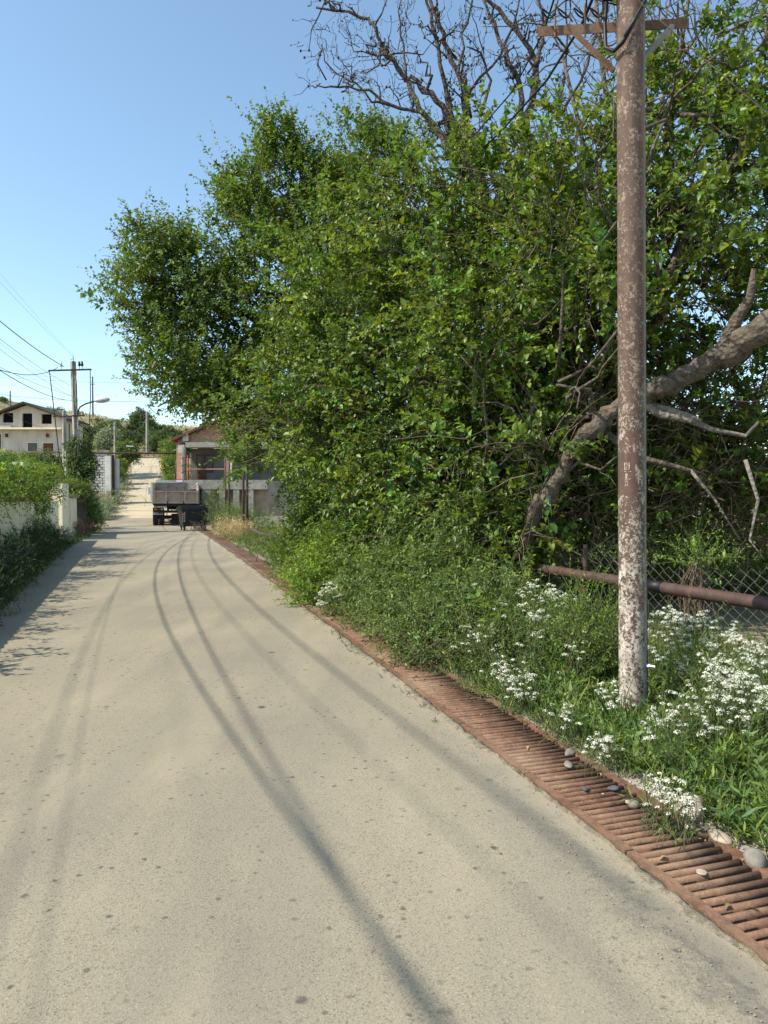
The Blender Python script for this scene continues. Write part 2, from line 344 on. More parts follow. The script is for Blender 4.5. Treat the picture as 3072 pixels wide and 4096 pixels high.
# ------------------------------------------------------------------ terrain functions
def xd(Y):   # left rim of the drain = right rim of the road
    return np.interp(Y, [-12, 0, 5, 12, 20, 28, 33, 40, 45, 50, 66, 82, 92, 110, 170, 420],
                     [5.68, 2.046, .53, -1.62, -4.15, -6.75, -8.42, -10.8, -12.9, -15.6, -21.2, -25.6, -29, -36, -60, -150])
def xl(Y):   # left rim of the road
    return np.interp(Y, [-12, 0, 8.3, 10.7, 22.3, 29, 36, 45, 50, 66, 82, 92, 100],
                     [.2, -2.6, -4.9, -5.8, -10.1, -12.2, -14.7, -18.6, -20.3, -24.7, -29.6, -32.4, -36])
def ss(x, a, b):
    t = np.clip((x - a) / (b - a), 0, 1); return t * t * (3 - 2 * t)
def hz(X, Y):
    X = np.asarray(X, float); Y = np.asarray(Y, float)
    p = np.interp(Y, [-50, 38, 45, 55, 70, 90, 100, 130], [0, 0, .42, 1.5, 3.4, 6.3, 7.3, 9.0])
    p = p * (1 - .85 * ss(X, -12, 8))
    crest = np.interp(X, [-150, -89, -84, -78, -66, -54, -40, 0, 50, 90, 200], [27, 25.5, 23, 21, 20.3, 18.4, 16.8, 13, 9, 8.3, 8])
    t = ss(Y, 96, 165)
    h = p * (1 - t) + crest * t
    h = h + 2.0 * ss(-X, 34, 48) * ss(Y, 60, 80) * (1 - t)
    h = h - ss(Y, 170, 420) * 12
    h = h + np.sin(X * .23 + Y * .11) * .35 * ss(Y, 95, 130) + np.sin(X * .61 - Y * .3) * .15 * ss(Y, 95, 130)
    return h

# ground sheet in road aligned columns
ucols = [-260, -180, -130, -100, -80, -65, -54, -45, -38, -32, -27, -23, -20, -17, -14.5, -12, -10, -8.5, -7.4, -6.6, -6, -5.4, -4.6, -3.6, -2.6, -1.6, -.8, -.3, -.02,
         -.001, .02, .48, .50, .52, .8, 1.2, 1.8, 2.6, 3.6, 5, 7, 9, 12, 16, 20, 26, 34, 44, 58, 75, 100, 130, 170, 230, 320]
yrows = list(np.arange(-12, 46, .75)) + list(np.arange(46, 110, 2.0)) + list(np.arange(110, 200, 4)) + list(np.arange(200, 421, 20))
U, YY = np.meshgrid(np.array(ucols, float), np.array(yrows, float))
XX = xd(YY) + U
ZZ = hz(XX, YY)
intr = (U >= -.001) & (U <= .49) & (YY < 39)
ZZ = np.where(intr & (U > 0), ZZ - .32, ZZ)
inroad = (XX > xl(YY) + .1) & (U < -.01)
ZZ = np.where(inroad, ZZ - .04, ZZ)
ZZ = np.where(U <= -.02, ZZ - .012, ZZ)
verge = (U > .5) & (YY < 40)
ZZ = ZZ + np.where(verge, .05 * np.sin(XX * 2.1) * np.cos(YY * 1.7) * ss(U, .5, 1.5), 0)
nu, ny = len(ucols), len(yrows)
idx = np.arange(nu * ny).reshape(ny, nu)
F = np.stack([idx[:-1, :-1], idx[:-1, 1:], idx[1:, 1:], idx[1:, :-1]], -1).reshape(-1, 4)
g = bm_obj('ground', M['ground'], np.stack([XX, YY, ZZ], -1).reshape(-1, 3), F, smooth=True); tag(g, kind='structure')

def strip(name, mat, y0, y1, dy, left, right, ncol, dz, wob=0, kind='structure', edge=0):
    ys = np.arange(y0, y1 + 1e-6, dy); t = 1 - (1 - np.linspace(0, 1, ncol)) ** 1.8
    L = left(ys) + (rng.normal(size=len(ys)) * wob if wob else 0); Rr = right(ys) + (rng.normal(size=len(ys)) * edge if edge else 0)
    X = L[:, None] * (1 - t) + Rr[:, None] * t; Y = np.repeat(ys[:, None], ncol, 1)
    Z = hz(X, Y) + dz
    i = np.arange(X.size).reshape(X.shape)
    F = np.stack([i[:-1, :-1], i[:-1, 1:], i[1:, 1:], i[1:, :-1]], -1).reshape(-1, 4)
    dist = np.clip((Rr[:, None] - X), 0, 10)
    o = bm_obj(name, mat, np.stack([X, Y, Z], -1).reshape(-1, 3), F, None, np.stack([dist, X - L[:, None], Y / 10], -1).reshape(-1, 3), smooth=True); o['kind'] = kind
    return o
strip('road', M['road'], -11, 44.5, .25, lambda y: xl(y), lambda y: xd(y) - .02, 24, .0, wob=.06, edge=0)
strip('dirt_road', M['dirt_road'], 44.2, 99, .5, lambda y: xl(y), lambda y: np.where(y < 60, xd(y) + .3, xd(y)), 12, .006, wob=.12)

# rough concrete edging between asphalt and drain, its top chipped
ys = np.arange(-6, 41, .06); prof = []
V = []; Fk = []
for i, y in enumerate(ys):
    r1 = rng.normal() * .012; r2 = abs(rng.normal()) * .008
    x1 = xd(y) - .005; wv_ = float(np.interp(y, [0, 3.5, 6, 9, 14, 25], [.035, .04, .075, .12, .16, .2])) * (1 + .3 * math.sin(y * 2.7) + .2 * math.sin(y * 7.1)) + r1 * 1.2
    V += [(x1 - wv_, y, -.03), (x1 - wv_ + .01, y, .009 - r2 * (1.3 if r2 > .01 else .5)), (x1 - wv_ * .5, y, .016 + rng.normal() * .004), (x1 - .004, y, .014 - r2), (x1, y, -.1)]
for i in range(len(ys) - 1):
    for k in range(4):
        a = i * 5 + k; Fk.append((a, a + 1, a + 6, a + 5))
tag(bm_obj('kerb_strip', M['kerb'], V, Fk), kind='structure')
# trench lining
V = []; Fk = []
for i, y in enumerate(np.arange(-6, 40, .5)):
    V += [(xd(y) + .002, y, -.005), (xd(y) + .004, y, -.30), (xd(y) + .47, y, -.30), (xd(y) + .492, y, -.005)]
for i in range(len(np.arange(-6, 40, .5)) - 1):
    for k in range(3):
        a = i * 4 + k; Fk.append((a, a + 1, a + 5, a + 4))
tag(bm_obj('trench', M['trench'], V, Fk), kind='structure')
# gravel along the far side of the grate
def gravel(name, n_, y0, y1, u0, u1, smin, smax, mat):
    y = y0 + (y1 - y0) * rng.random(n_) ** 1.3; u = u0 + (u1 - u0) * rng.random(n_) ** 1.5
    x = xd(y) + u; s = smin + (smax - smin) * rng.random(n_) ** 3
    base = np.array([[0, 0, 1], [1, 0, 0], [0, 1, 0], [-1, 0, 0], [0, -1, 0], [0, 0, -1]], float)
    fb = np.array([[0, 1, 2], [0, 2, 3], [0, 3, 4], [0, 4, 1], [5, 2, 1], [5, 3, 2], [5, 4, 3], [5, 1, 4]])
    A = rng.random((n_, 1, 1)) * 6.28
    B = base[None] * (np.array([1, .75, .6]) * s[:, None])[:, None, :] * (0.8 + .4 * rng.random((n_, 6, 1)))
    bx = B[..., 0:1] * np.cos(A) - B[..., 1:2] * np.sin(A); by = B[..., 0:1] * np.sin(A) + B[..., 1:2] * np.cos(A)
    P = np.concatenate([bx, by, B[..., 2:3]], -1) + np.stack([x, y, np.full(n_, .004) + s * .2], -1)[:, None]
    F = (fb[None] + (np.arange(n_) * 6)[:, None, None]).reshape(-1, 3)
    o = bm_obj(name, mat, P.reshape(-1, 3), F); o['kind'] = 'stuff'; return o
gravel('gravel', 9000, 1.5, 9, .50, 1.0, .004, .022, M['gravel'])
gravel('road_grit', 1600, 1.6, 12, -.35, -.02, .002, .006, M['gravel'])
strip('verge_soil', M['gravel'], 1, 30, .5, lambda y: xd(y) + .50, lambda y: xd(y) + .85, 4, .004)

# ------------------------------------------------------------------ drain grates
PITCH = .0555; NB = 17; PL = PITCH * NB
rngb = random.Random(3)
bar_me = None
def bar_mesh():
    mb = MB(); pts = []
    prof = [(-.014, -.03), (-.0165, .0), (-.012, .0115), (0, .0165), (.012, .0115), (.0165, .0), (.014, -.03)]
    vs_ = [(x, a, b) for x in (0, .43) for a, b in prof]
    fs = [(i, i + 1, i + 8, i + 7) for i in range(6)] + [tuple(range(6, -1, -1)), tuple(range(7, 14))]
    mb.add(vs_, fs); o = mb.build('bar', M['grate'], None, True); me = o.data; bpy.data.objects.remove(o); return me
bar_me = bar_mesh()
grate_names = {0: 'rusty grate panel lying closest, running out of the bottom right corner'}
Yc = 1.35; k = 0; panels = []
while Yc < 39.5:
    dxdy = float(xd(Yc + .5) - xd(Yc - .5)); ang = math.atan2(-dxdy, 1.0)   # heading, CCW from +Y
    L_along = PL + .006
    panels.append((Yc, float(xd(Yc)), ang)); Yc += L_along * math.cos(ang)
words = ['closest to the bottom right corner', 'second from the bottom right corner', 'third from the bottom right corner, beside the pale rock', 'fourth from the bottom right corner with small stones on it',
         'fifth from the bottom right corner beside the gravel patch', 'sixth from the bottom right corner, weeds on its far end', 'seventh from the bottom right corner, next to the white flowers',
         'eighth from the bottom right corner', 'ninth from the bottom right corner, half under leaves', 'tenth from the bottom right corner, nearly buried in weeds']
for i, (y, x, a) in enumerate(panels):
    far = i >= 11
    lab = ('rusty steel drain grate, panel ' + words[i]) if i < 10 else 'dusty brown drain grate panel in the far run towards the bin'
    t = thing('drain_grate', lab, 'drain grate', (x, y, .0), a, 'rusty drain grates along the road edge')
    dz = rngb.uniform(-.003, .003)
    mb = MB(); mb.box((.022, PL / 2, -.008 + dz), (.044, PL - .004, .05)); mb.box((.052, PL / 2, -.02 + dz), (.012, PL - .006, .02)); mb.build('side_rail', M['grate'], t)
    mb = MB(); mb.box((.468, PL / 2, -.008 + dz), (.05, PL - .004, .05)); mb.build('side_rail', M['grate'], t)
    mb = MB(); mb.box((.245, PL * .5, -.055), (.03, PL - .01, .03)); mb.build('support_bar', M['grate'], t)
    if far:
        mb = MB()
        for j in range(NB):
            yy = PITCH * (j + .5); mb.box((.245, yy, .002), (.39, .036, .026))
        o = mb.build('bars', M['grate'], t); o['kind'] = 'stuff'
    else:
        for j in range(NB):
            o = bpy.data.objects.new('bar', bar_me); COL.objects.link(o); o.parent = t
            o.location = (.03, PITCH * (j + .5) + rngb.uniform(-.002, .002), rngb.uniform(-.002, .002) - .004)
            o.rotation_euler = (rngb.uniform(-.08, .08), rngb.uniform(-.010, .006), rngb.uniform(-.014, .014))
            o.scale = (1, rngb.uniform(.93, 1.02), rngb.uniform(.9, 1.06))

# ------------------------------------------------------------------ foliage helpers (numpy)
def unit(a): return a / np.maximum(np.linalg.norm(a, axis=-1, keepdims=True), 1e-9)
def leaves(name, mat, P, D, Nn, L, wr, parent, kind='ovate', tint=None, fold=.25, curl=.15):
    """P base, D direction, Nn approximate normal, L length; each leaf is a folded blade"""
    n_ = len(P); D = unit(D); S = unit(np.cross(D, Nn)); Nn = np.cross(S, D)
    W = L * wr
    if kind == 'ovate':
        tv = [(0, 0, 0), (.22, .42, fold), (.6, .40, fold * .8), (1, 0, -curl), (.6, -.40, fold * .8), (.22, -.42, fold), (.5, 0, 0)]
        fc = [(0, 6, 2, 1), (6, 3, 3, 2), (0, 5, 4, 6), (6, 4, 3, 3)]
        fc3 = [(0, 2, 1), (0, 6, 2), (6, 3, 2), (0, 5, 4), (0, 4, 6), (6, 4, 3)]
    elif kind == 'lance':
        tv = [(0, 0, 0), (.4, .5, fold * .6), (1, 0, -curl * 1.6), (.4, -.5, fold * .6), (.55, 0, 0)]
        fc3 = [(0, 4, 1), (4, 2, 1), (0, 3, 4), (4, 3, 2)]
    else:
        tv = [(0, 0, 0), (.4, .46, fold * .7), (1, 0, -curl), (.4, -.46, fold * .7)]
        fc3 = [(0, 2, 1), (0, 3, 2)]
    tv = np.array(tv)
    V = P[:, None] + D[:, None] * (tv[None, :, 0:1] * L[:, None, None]) + S[:, None] * (tv[None, :, 1:2] * W[:, None, None]) + Nn[:, None] * (tv[None, :, 2:3] * W[:, None, None])
    F = (np.array(fc3)[None] + (np.arange(n_) * len(tv))[:, None, None]).reshape(-1, 3)
    if tint is None: tint = np.ones((n_, 3))
    T = np.repeat(tint[:, None], len(tv), 1).reshape(-1, 3)
    o = bm_obj(name, mat, V.reshape(-1, 3), F, parent, T); o['kind'] = 'stuff'
    return o
def tints(n_, var=.22, yellow=.12, r=rng):
    b_ = np.exp(r.normal(size=(n_, 1)) * var); y = r.normal(size=(n_, 1)) * yellow
    return np.clip(b_ * np.concatenate([1 + y, 1 + y * .25, 1 - y * .6], 1), .25, 2.2)
def stems(name, mat, PT, rad, parent, nside=3):
    """PT (n, k, 3) polylines, rad (n, k)"""
    n_, k = PT.shape[:2]
    T = np.gradient(PT, axis=1); T = unit(T)
    ref = np.tile(np.array([.31, .17, .93]), (n_, k, 1)); A = unit(np.cross(T, ref)); B = np.cross(T, A)
    q = np.arange(nside) * 2 * np.pi / nside
    V = PT[:, :, None] + (A[:, :, None] * np.cos(q)[None, None, :, None] + B[:, :, None] * np.sin(q)[None, None, :, None]) * rad[:, :, None, None]
    i = np.arange(n_ * k * nside).reshape(n_, k, nside); j = np.roll(i, -1, 2)
    F = np.stack([i[:, :-1], j[:, :-1], j[:, 1:], i[:, 1:]], -1).reshape(-1, 4)
    o = bm_obj(name, mat, V.reshape(-1, 3), F, parent, smooth=True); o['kind'] = 'stuff'; return o
def shoots(B, D, L, nl, leafL, droop=.12, spread=.9, up=.3, r=rng, k=5, tvar=.22, yel=.12, t0=.12, taper=.35):
    """leafy shoots: returns leaf arrays and stem polylines"""
    n_ = len(B); D = unit(D)
    t = np.linspace(0, 1, k)[None, :, None]
    bend = unit(r.normal(size=(n_, 3))) * .18
    PT = B[:, None] + D[:, None] * L[:, None, None] * t + bend[:, None] * L[:, None, None] * t ** 2 - np.array([0, 0, 1.]) * droop * L[:, None, None] * t ** 2
    tl = t0 + (1 - t0) * (np.arange(nl)[None] + r.random((n_, nl))) / nl
    tt = tl[..., None]
    P = B[:, None] + D[:, None] * L[:, None, None] * tt + bend[:, None] * L[:, None, None] * tt ** 2 - np.array([0, 0, 1.]) * droop * L[:, None, None] * tt ** 2
    ref = np.tile(np.array([.31, .17, .93]), (n_, 1)); A = unit(np.cross(D, ref)); Bb = np.cross(D, A)
    ph = np.arange(nl)[None] * 2.4 + r.random((n_, 1)) * 6.28 + r.normal(size=(n_, nl)) * .5
    rad = A[:, None] * np.cos(ph)[..., None] + Bb[:, None] * np.sin(ph)[..., None]
    LD = D[:, None] * (.35 + .5 * tt) + rad * spread + np.array([0, 0, 1.]) * (up * .2 - .3 * r.random((n_, nl, 1)))
    NN = np.array([0, 0, 1.]) * 1.0 + D[:, None] * .3 + r.normal(size=(n_, nl, 3)) * .45
    LL = leafL * (1 - taper * tl) * np.exp(r.normal(size=(n_, nl)) * .26) * np.exp(r.normal(size=(n_, 1)) * .18)
    tn = np.repeat(tints(n_, tvar * .6, yel, r)[:, None], nl, 1) * tints(n_ * nl, tvar * .7, yel * .6, r).reshape(n_, nl, 3)
    tn = tn * (0.92 + .3 * tt)  # lighter towards shoot tips: lit clump edges put into the tint
    f = lambda a: a.reshape(-1, a.shape[-1])
    return f(P), f(LD), f(NN), LL.ravel(), f(tn), PT
def in_ellipsoids(E, dens, r=rng, inner=.45, low=-1.0):
    """sample points in a list of (centre, radii[, weight]); returns points and outward directions"""
    Ps, Os = [], []
    for e in E:
        c, rr = np.array(e[0], float), np.array(e[1], float); wgt = e[2] if len(e) > 2 else 1.0
        n_ = int(dens * wgt * (rr[0] * rr[1] + rr[1] * rr[2] + rr[0] * rr[2]) / 3)
        d = unit(r.normal(size=(n_, 3))); q = (inner ** 3 + (1 - inner ** 3) * r.random((n_, 1))) ** (1 / 3)
        q = q * (1 + .16 * np.sin(d[:, :1] * 7 + c[0]) * np.sin(d[:, 2:] * 6 + c[1]) + .1 * np.sin(d[:, 1:2] * 13))
        p = c + d * q * rr
        Ps.append(p); Os.append(unit(d / rr))
    return np.concatenate(Ps), np.concatenate(Os)
def branch_poly(p0, p1, k, wob, r, sag=0):
    p0, p1 = np.array(p0, float), np.array(p1, float); t = np.linspace(0, 1, k)[:, None]
    L = np.linalg.norm(p1 - p0); pts = p0 + (p1 - p0) * t
    nz = np.cumsum(r.normal(size=(k, 3)) * wob * L / k, 0); nz -= nz[-1] * t
    return pts + nz + np.array([0, 0, 1.]) * sag * L * np.sin(t * np.pi)
def E_(px, py, Y, rx, ry, rz, wgt=1.0):
    return (tuple(at(px, py, Y)), (rx, ry, rz), wgt)

def limbs(mb, root, targets, r, r0, r1, wob=.35, k=8, sag=.08, n=6):
    for tgt in targets:
        p = branch_poly(root, tgt, k, wob, r, sag); mb.tube(p, list(np.linspace(r0, r1, k)), n)

# ------------------------------------------------------------------ near mulberry tree (right half of the picture)
rt = np.random.default_rng(21)
tree = thing('mulberry_tree', 'big bright green mulberry tree overhanging the verge behind the rusty pole', 'tree', at(560, 575, 10.2))
inv = Matrix.Translation(-tree.location)
def shiftp(a): return np.asarray(a) - np.array(tree.location)
ELL = [E_(470, 225, 11, 1.35, 1.5, 1.15), E_(560, 215, 10.3, 1.4, 1.5, 1.25), E_(415, 245, 12, 1.2, 1.4, 1.1), E_(345, 300, 12.8, 1.2, 1.4, 1.4),
       E_(385, 330, 12, 1.6, 1.5, 1.6), E_(470, 320, 10.8, 1.8, 1.6, 1.6), E_(560, 330, 10, 1.6, 1.5, 1.6), E_(310, 395, 13, 1.0, 1.2, .95),
       E_(400, 420, 11.6, 1.5, 1.5, 1.1), E_(500, 430, 10.4, 1.6, 1.5, 1.1), E_(580, 440, 9.8, 1.1, 1.2, 1.1), E_(318, 430, 13, .6, 1.0, .4),
       E_(345, 445, 12.2, .9, 1.2, .65), E_(440, 485, 10.8, 1.3, 1.3, .75), E_(455, 535, 9.9, 1.0, .8, .55), E_(400, 528, 11, .9, .8, .5), E_(520, 535, 9.0, .6, .6, .45), E_(545, 455, 7.7, .3, .25, .28, .5), E_(700, 505, 12.5, 1.6, .8, .7, .9), E_(785, 515, 12, 1.2, .8, .7, .9), E_(610, 510, 12.5, 1.2, .8, .6, .9), E_(560, 255, 8.4, .95, .9, .75), E_(475, 330, 8.9, 1.0, .9, .9), E_(590, 290, 8.0, .55, .7, .55), E_(485, 425, 9.0, .8, .8, .6), E_(700, 190, 8.0, 1.1, .9, .7, .6), E_(430, 545, 9.9, .9, .6, .4), E_(490, 530, 9.3, .8, .6, .5), E_(385, 490, 11.5, .8, 1.0, .55), E_(520, 500, 10, 1.0, 1.0, .6, .8),  # nearer masses added to shade the lower right; deep low ones as dark backing
       E_(640, 165, 9.8, 1.1, 1.2, 1.1, .6), E_(665, 60, 10, .8, 1.0, .8, .35), E_(735, 60, 9, 1.1, 1.2, 1.2, .45), E_(740, 190, 9, 1.3, 1.2, 1.1, .38), E_(660, 270, 9.8, 1.1, 1.1, 1.1, .42),
       E_(735, 310, 9, 1.1, 1.2, .8, .5), E_(650, 390, 9.6, 1.0, 1.2, .7, .6), E_(740, 400, 9.6, 1.3, 1.2, .5, .4), E_(720, 465, 9.8, 1.5, 1.2, .6, .8), E_(630, 480, 9.8, 1.1, 1.1, .7, .8),
       E_(800, 480, 9.4, 1.0, 1.2, .8, .9), E_(390, 380, 13.5, 1.6, 1.0, 1.7, .8), E_(470, 400, 13, 1.8, 1.0, 1.8, .8), E_(560, 420, 12.5, 1.6, 1.0, 1.7, .7), E_(640, 470, 12.5, 1.7, 1.0, 1.0, .8), E_(750, 470, 12.5, 1.8, 1.0, .9, .9), E_(420, 480, 12.5, 1.6, .9, 1.0, .8), E_(530, 500, 12, 1.5, .9, .9, .8), E_(810, 300, 9, 1.2, 1.3, 1.6, .7), E_(820, 120, 9, 1.2, 1.3, 1.6, .7)]  # deeper masses added as backing to darken the inside of the crown
P, O = in_ellipsoids(ELL, 430, rt, .35)
lump = np.sin(P[:, 0] * 3.1 + 1) * np.sin(P[:, 1] * 2.7) * np.sin(P[:, 2] * 3.4 + 2)
k_ = rt.random(len(P)) < .54 + 1.7 * lump; P, O = P[k_], O[k_]; k_ = None
D = O * .75 + np.array([-.15, -.25, .55]) + rt.normal(size=P.shape) * .45
Ls = .35 + .45 * rt.random(len(P)) ** 1.5
lp, ld, ln, ll, tn, PT = shoots(P, D, Ls, 16, .088, .25, .9, .2, rt, tvar=.34, yel=.16)
leaves('foliage', M['leaf_near'], shiftp(lp), ld, ln, ll, .72, tree, 'ovate', tn)
stems('twigs', M['twig'], PT - np.array(tree.location), np.repeat(np.linspace(.006, .0025, 5)[None], len(PT), 0), tree)
# long new shoots breaking the outline
m_ = rt.choice(len(P), 420, replace=False)
D2 = O[m_] * .5 + np.array([-.2, -.1, .9]) + rt.normal(size=(420, 3)) * .25
lp, ld, ln, ll, tn, PT = shoots(P[m_] + O[m_] * .2, D2, .6 + .6 * rt.random(420), 20, .09, .18, .95, .2, rt)
leaves('shoot_foliage', M['leaf_near'], shiftp(lp), ld, ln, ll, .72, tree, 'ovate', tn * 1.1)
stems('shoots', M['twig'], PT - np.array(tree.location), np.repeat(np.linspace(.008, .003, 5)[None], len(PT), 0), tree)
mb = MB()
base = np.array(at(548, 560, 10.4)); base[2] = -.1
trunk = [base, base + [.1, 0, .9], base + [.25, -.1, 1.8], np.array(at(560, 330, 10.3)), np.array(at(545, 230, 10.5)), np.array(at(530, 140, 10.8))]
mb.tube([Vector(p) for p in shiftp(trunk)], [.3, .24, .21, .15, .10, .05], 12); mb.build('trunk', M['bark'], tree, True)
tg = [np.array(e[0]) + rt.normal(size=3) * .3 for e in ELL]
for i, tgt in enumerate(tg):
    mb = MB(); s0 = trunk[2] if i % 3 else trunk[3]
    p = branch_poly(s0, tgt, 9, .5, rt, .06); mb.tube([Vector(q) for q in shiftp(p)], list(np.linspace(.05, .014, 9)), 6)
    for j in range(8):
        a_ = p[rt.integers(3, 9)]; q = branch_poly(a_, a_ + unit(rt.normal(size=3) + [0, -.4, .5]) * (.6 + .9 * rt.random()), 6, .5, rt, .05)
        mb.tube([Vector(z) for z in shiftp(q)], list(np.linspace(.02, .006, 6)), 5)
    mb.build('branch', M['bark'], tree, True)
# bare inner twigs on the right side
sx = []
for i in range(420):
    e_ = ELL[rt.integers(0, 22)]; d_ = unit(rt.normal(size=3) + [-.4, -1.3, .1]); a_ = np.array(e_[0]) + d_ * np.array(e_[1]) * .55
    sx.append(branch_poly(a_, a_ + unit(d_ + rt.normal(size=3) * .6 + [-.4, -.1, .25]) * rt.uniform(.7, 1.6), 6, .35, rt, .04))
for i in range(1500):
    a_ = np.array(at(rt.uniform(560, 800), rt.uniform(20, 530) if i % 2 else rt.uniform(390, 545), rt.uniform(8.6, 10.6))); dd = unit(rt.normal(size=3) * [.8, .5, .6] + [.1, 0, .35 if a_[2] > 3 else -.1])
    sx.append(branch_poly(a_, a_ + dd * rt.uniform(.4, 1.3), 6, .45, rt, .04))
sx = np.array(sx); stems('bare_twigs', M['twig'], sx - np.array(tree.location), np.repeat(np.linspace(.009, .003, 6)[None], len(sx), 0), tree)
# tall bare limbs right of the pole
for pts, rr in (([(648, 345, 9.2), (668, 275, 9), (694, 222, 8.9), (715, 185, 8.8), (740, 150, 8.6), (775, 95, 8.5)], .075), ([(640, 330, 9.6), (652, 220, 9.6), (668, 130, 9.5), (676, 60, 9.4), (690, -30, 9.3)], .045),
                ([(700, 250, 9.2), (738, 120, 9.2), (760, 50, 9), (772, -20, 9)], .05), ([(600, 330, 10), (618, 200, 10), (598, 60, 10), (590, -30, 10)], .05), ([(612, 380, 9.8), (606, 260, 9.8), (575, 120, 9.8), (560, 60, 9.8)], .045)):
    mb = MB(); q = [at(*p) - tree.location for p in pts]; mb.tube(q, list(np.linspace(rr, rr * .45, len(q))), 7)
    for j in range(9):
        a_ = np.array(q[rt.integers(1, len(q))]); z = branch_poly(a_, a_ + unit(rt.normal(size=3) * [1, .5, .6] + [0, 0, .7]) * rt.uniform(.5, 1.2), 6, .4, rt, 0)
        mb.tube([Vector(v_) for v_ in z], list(np.linspace(.016, .005, 6)), 5)
    mb.build('branch', M['bark'], tree, True)

# leaning old trunk that lies across the scene behind the pole
t = thing('leaning_trunk', 'thick bent grey brown mulberry trunk leaning across behind the rusty pole', 'tree trunk', at(536, 575, 8.6))
pts = [(528, 600, 8.7, .12), (527, 545, 8.6, .12), (534, 508, 8.3, .115), (548, 497, 8.2, .135), (560, 475, 8.1, .125), (576, 445, 8, .115), (600, 420, 7.9, .14), (622, 407, 7.85, .15), (650, 392, 7.7, .155), (672, 383, 7.6, .165), (700, 368, 7.5, .175),
       (730, 352, 7.4, .19), (762, 330, 7.2, .215), (800, 300, 7.1, .23), (850, 262, 7, .25), (905, 240, 6.9, .26)]
mb = MB(); q = [at(a, b_, c_) - t.location for a, b_, c_, d_ in pts]
# subdivide with lumps
qq, rr = [], []
for i in range(len(q) - 1):
    for s_ in range(5):
        f_ = s_ / 5; qq.append(q[i].lerp(q[i + 1], f_) + Vector(rt.normal(size=3) * .016)); rr.append(.68 * (pts[i][3] * (1 - f_) + pts[i + 1][3] * f_) * (1 + .10 * math.sin(i * 2.3 + s_ * 1.1) + rt.normal() * .05))
mb.tube(qq, rr, 18); mb.build('trunk', M['bark'], t, True)
for pl, r0, mt in (([(636, 400, 7.75), (660, 415, 7.7), (688, 420, 7.6), (712, 430, 7.5), (745, 436, 7.4), (758, 422, 7.3)], .05, 'bark_grey'), ([(640, 405, 7.8), (668, 411, 7.7), (690, 417, 7.6), (700, 421, 7.5)], .06, 'bark_grey'),
                   ([(600, 430, 8), (640, 458, 7.9), (680, 468, 7.8), (705, 475, 7.8)], .05, 'bark'), ([(720, 355, 7.4), (735, 320, 7.4), (748, 300, 7.3), (752, 270, 7.2)], .09, 'bark'),
                   ([(560, 480, 8.1), (578, 462, 8), (600, 470, 7.9), (622, 452, 7.8)], .03, 'bark'), ([(690, 470, 7.8), (715, 500, 7.7), (740, 540, 7.6)], .02, 'bark_grey'), ([(745, 460, 7.2), (758, 500, 7.1), (750, 540, 7.1), (765, 560, 7.0)], .022, 'bark_grey')):
    mb = MB(); q = [at(*p) - t.location for p in pl]; rs = list(np.linspace(r0, r0 * .3, len(q))); mb.tube(q, rs, 8); mb.build('broken_branch', M[mt], t, True)
# ------------------------------------------------------------------ dead tree top
rd = np.random.default_rng(5)
dead = thing('dead_tree', 'bare dead tree with dark leafless branches rising above the green crowns', 'tree', at(470, 590, 12.2))
dlist = [([(482, 215), (473, 165), (465, 125), (465, 97), (454, 73), (444, 48), (435, 25), (428, 0), (424, -40)], .07), ([(478, 210), (462, 160), (452, 125), (447, 98), (440, 70), (432, 31), (424, 0), (415, -40)], .06), ([(475, 205), (456, 160), (440, 135), (418, 113), (407, 85), (393, 65), (382, 54), (375, 34), (368, 27), (342, 17), (317, 14)], .055),
         ([(470, 200), (455, 165), (440, 140), (421, 116), (390, 111), (368, 93), (340, 90), (317, 90)], .04), ([(475, 190), (458, 150), (445, 118), (430, 98), (415, 85), (410, 80)], .08), ([(520, 170), (526, 121), (536, 85), (534, 68), (523, 45), (497, 17), (481, 0), (470, -30)], .065),
         ([(520, 130), (520, 93), (509, 68), (495, 37), (486, 14), (472, -10)], .05), ([(533, 70), (540, 50), (541, 25), (538, -20)], .04), ([(470, 120), (458, 80), (462, 40), (470, 10), (478, -20)], .03),
         ([(480, 120), (490, 85), (480, 60), (465, 52)], .03), ([(393, 65), (380, 60), (362, 58), (345, 48)], .02), ([(390, 111), (372, 104), (350, 84), (330, 72), (322, 50)], .022), ([(382, 54), (378, 70), (360, 78)], .018),
         ([(375, 34), (385, 15), (388, -10)], .02), ([(407, 85), (402, 50), (398, 20), (405, -10)], .02), ([(475, 190), (460, 140), (470, 95), (500, 60), (515, 20), (520, -20)], .035), ([(540, 150), (560, 95), (566, 40), (560, -20)], .03), ([(560, 120), (585, 70), (600, 20), (606, -30)], .028), ([(650, 140), (668, 80), (700, 30), (712, -20)], .035), ([(668, 90), (655, 40), (660, -20)], .022), ([(690, 160), (722, 100), (738, 40), (760, -10)], .035), ([(722, 100), (700, 60), (704, 10)], .02),
         ([(470, 140), (480, 200), (490, 300), (500, 420), (497, 520)], .16)]
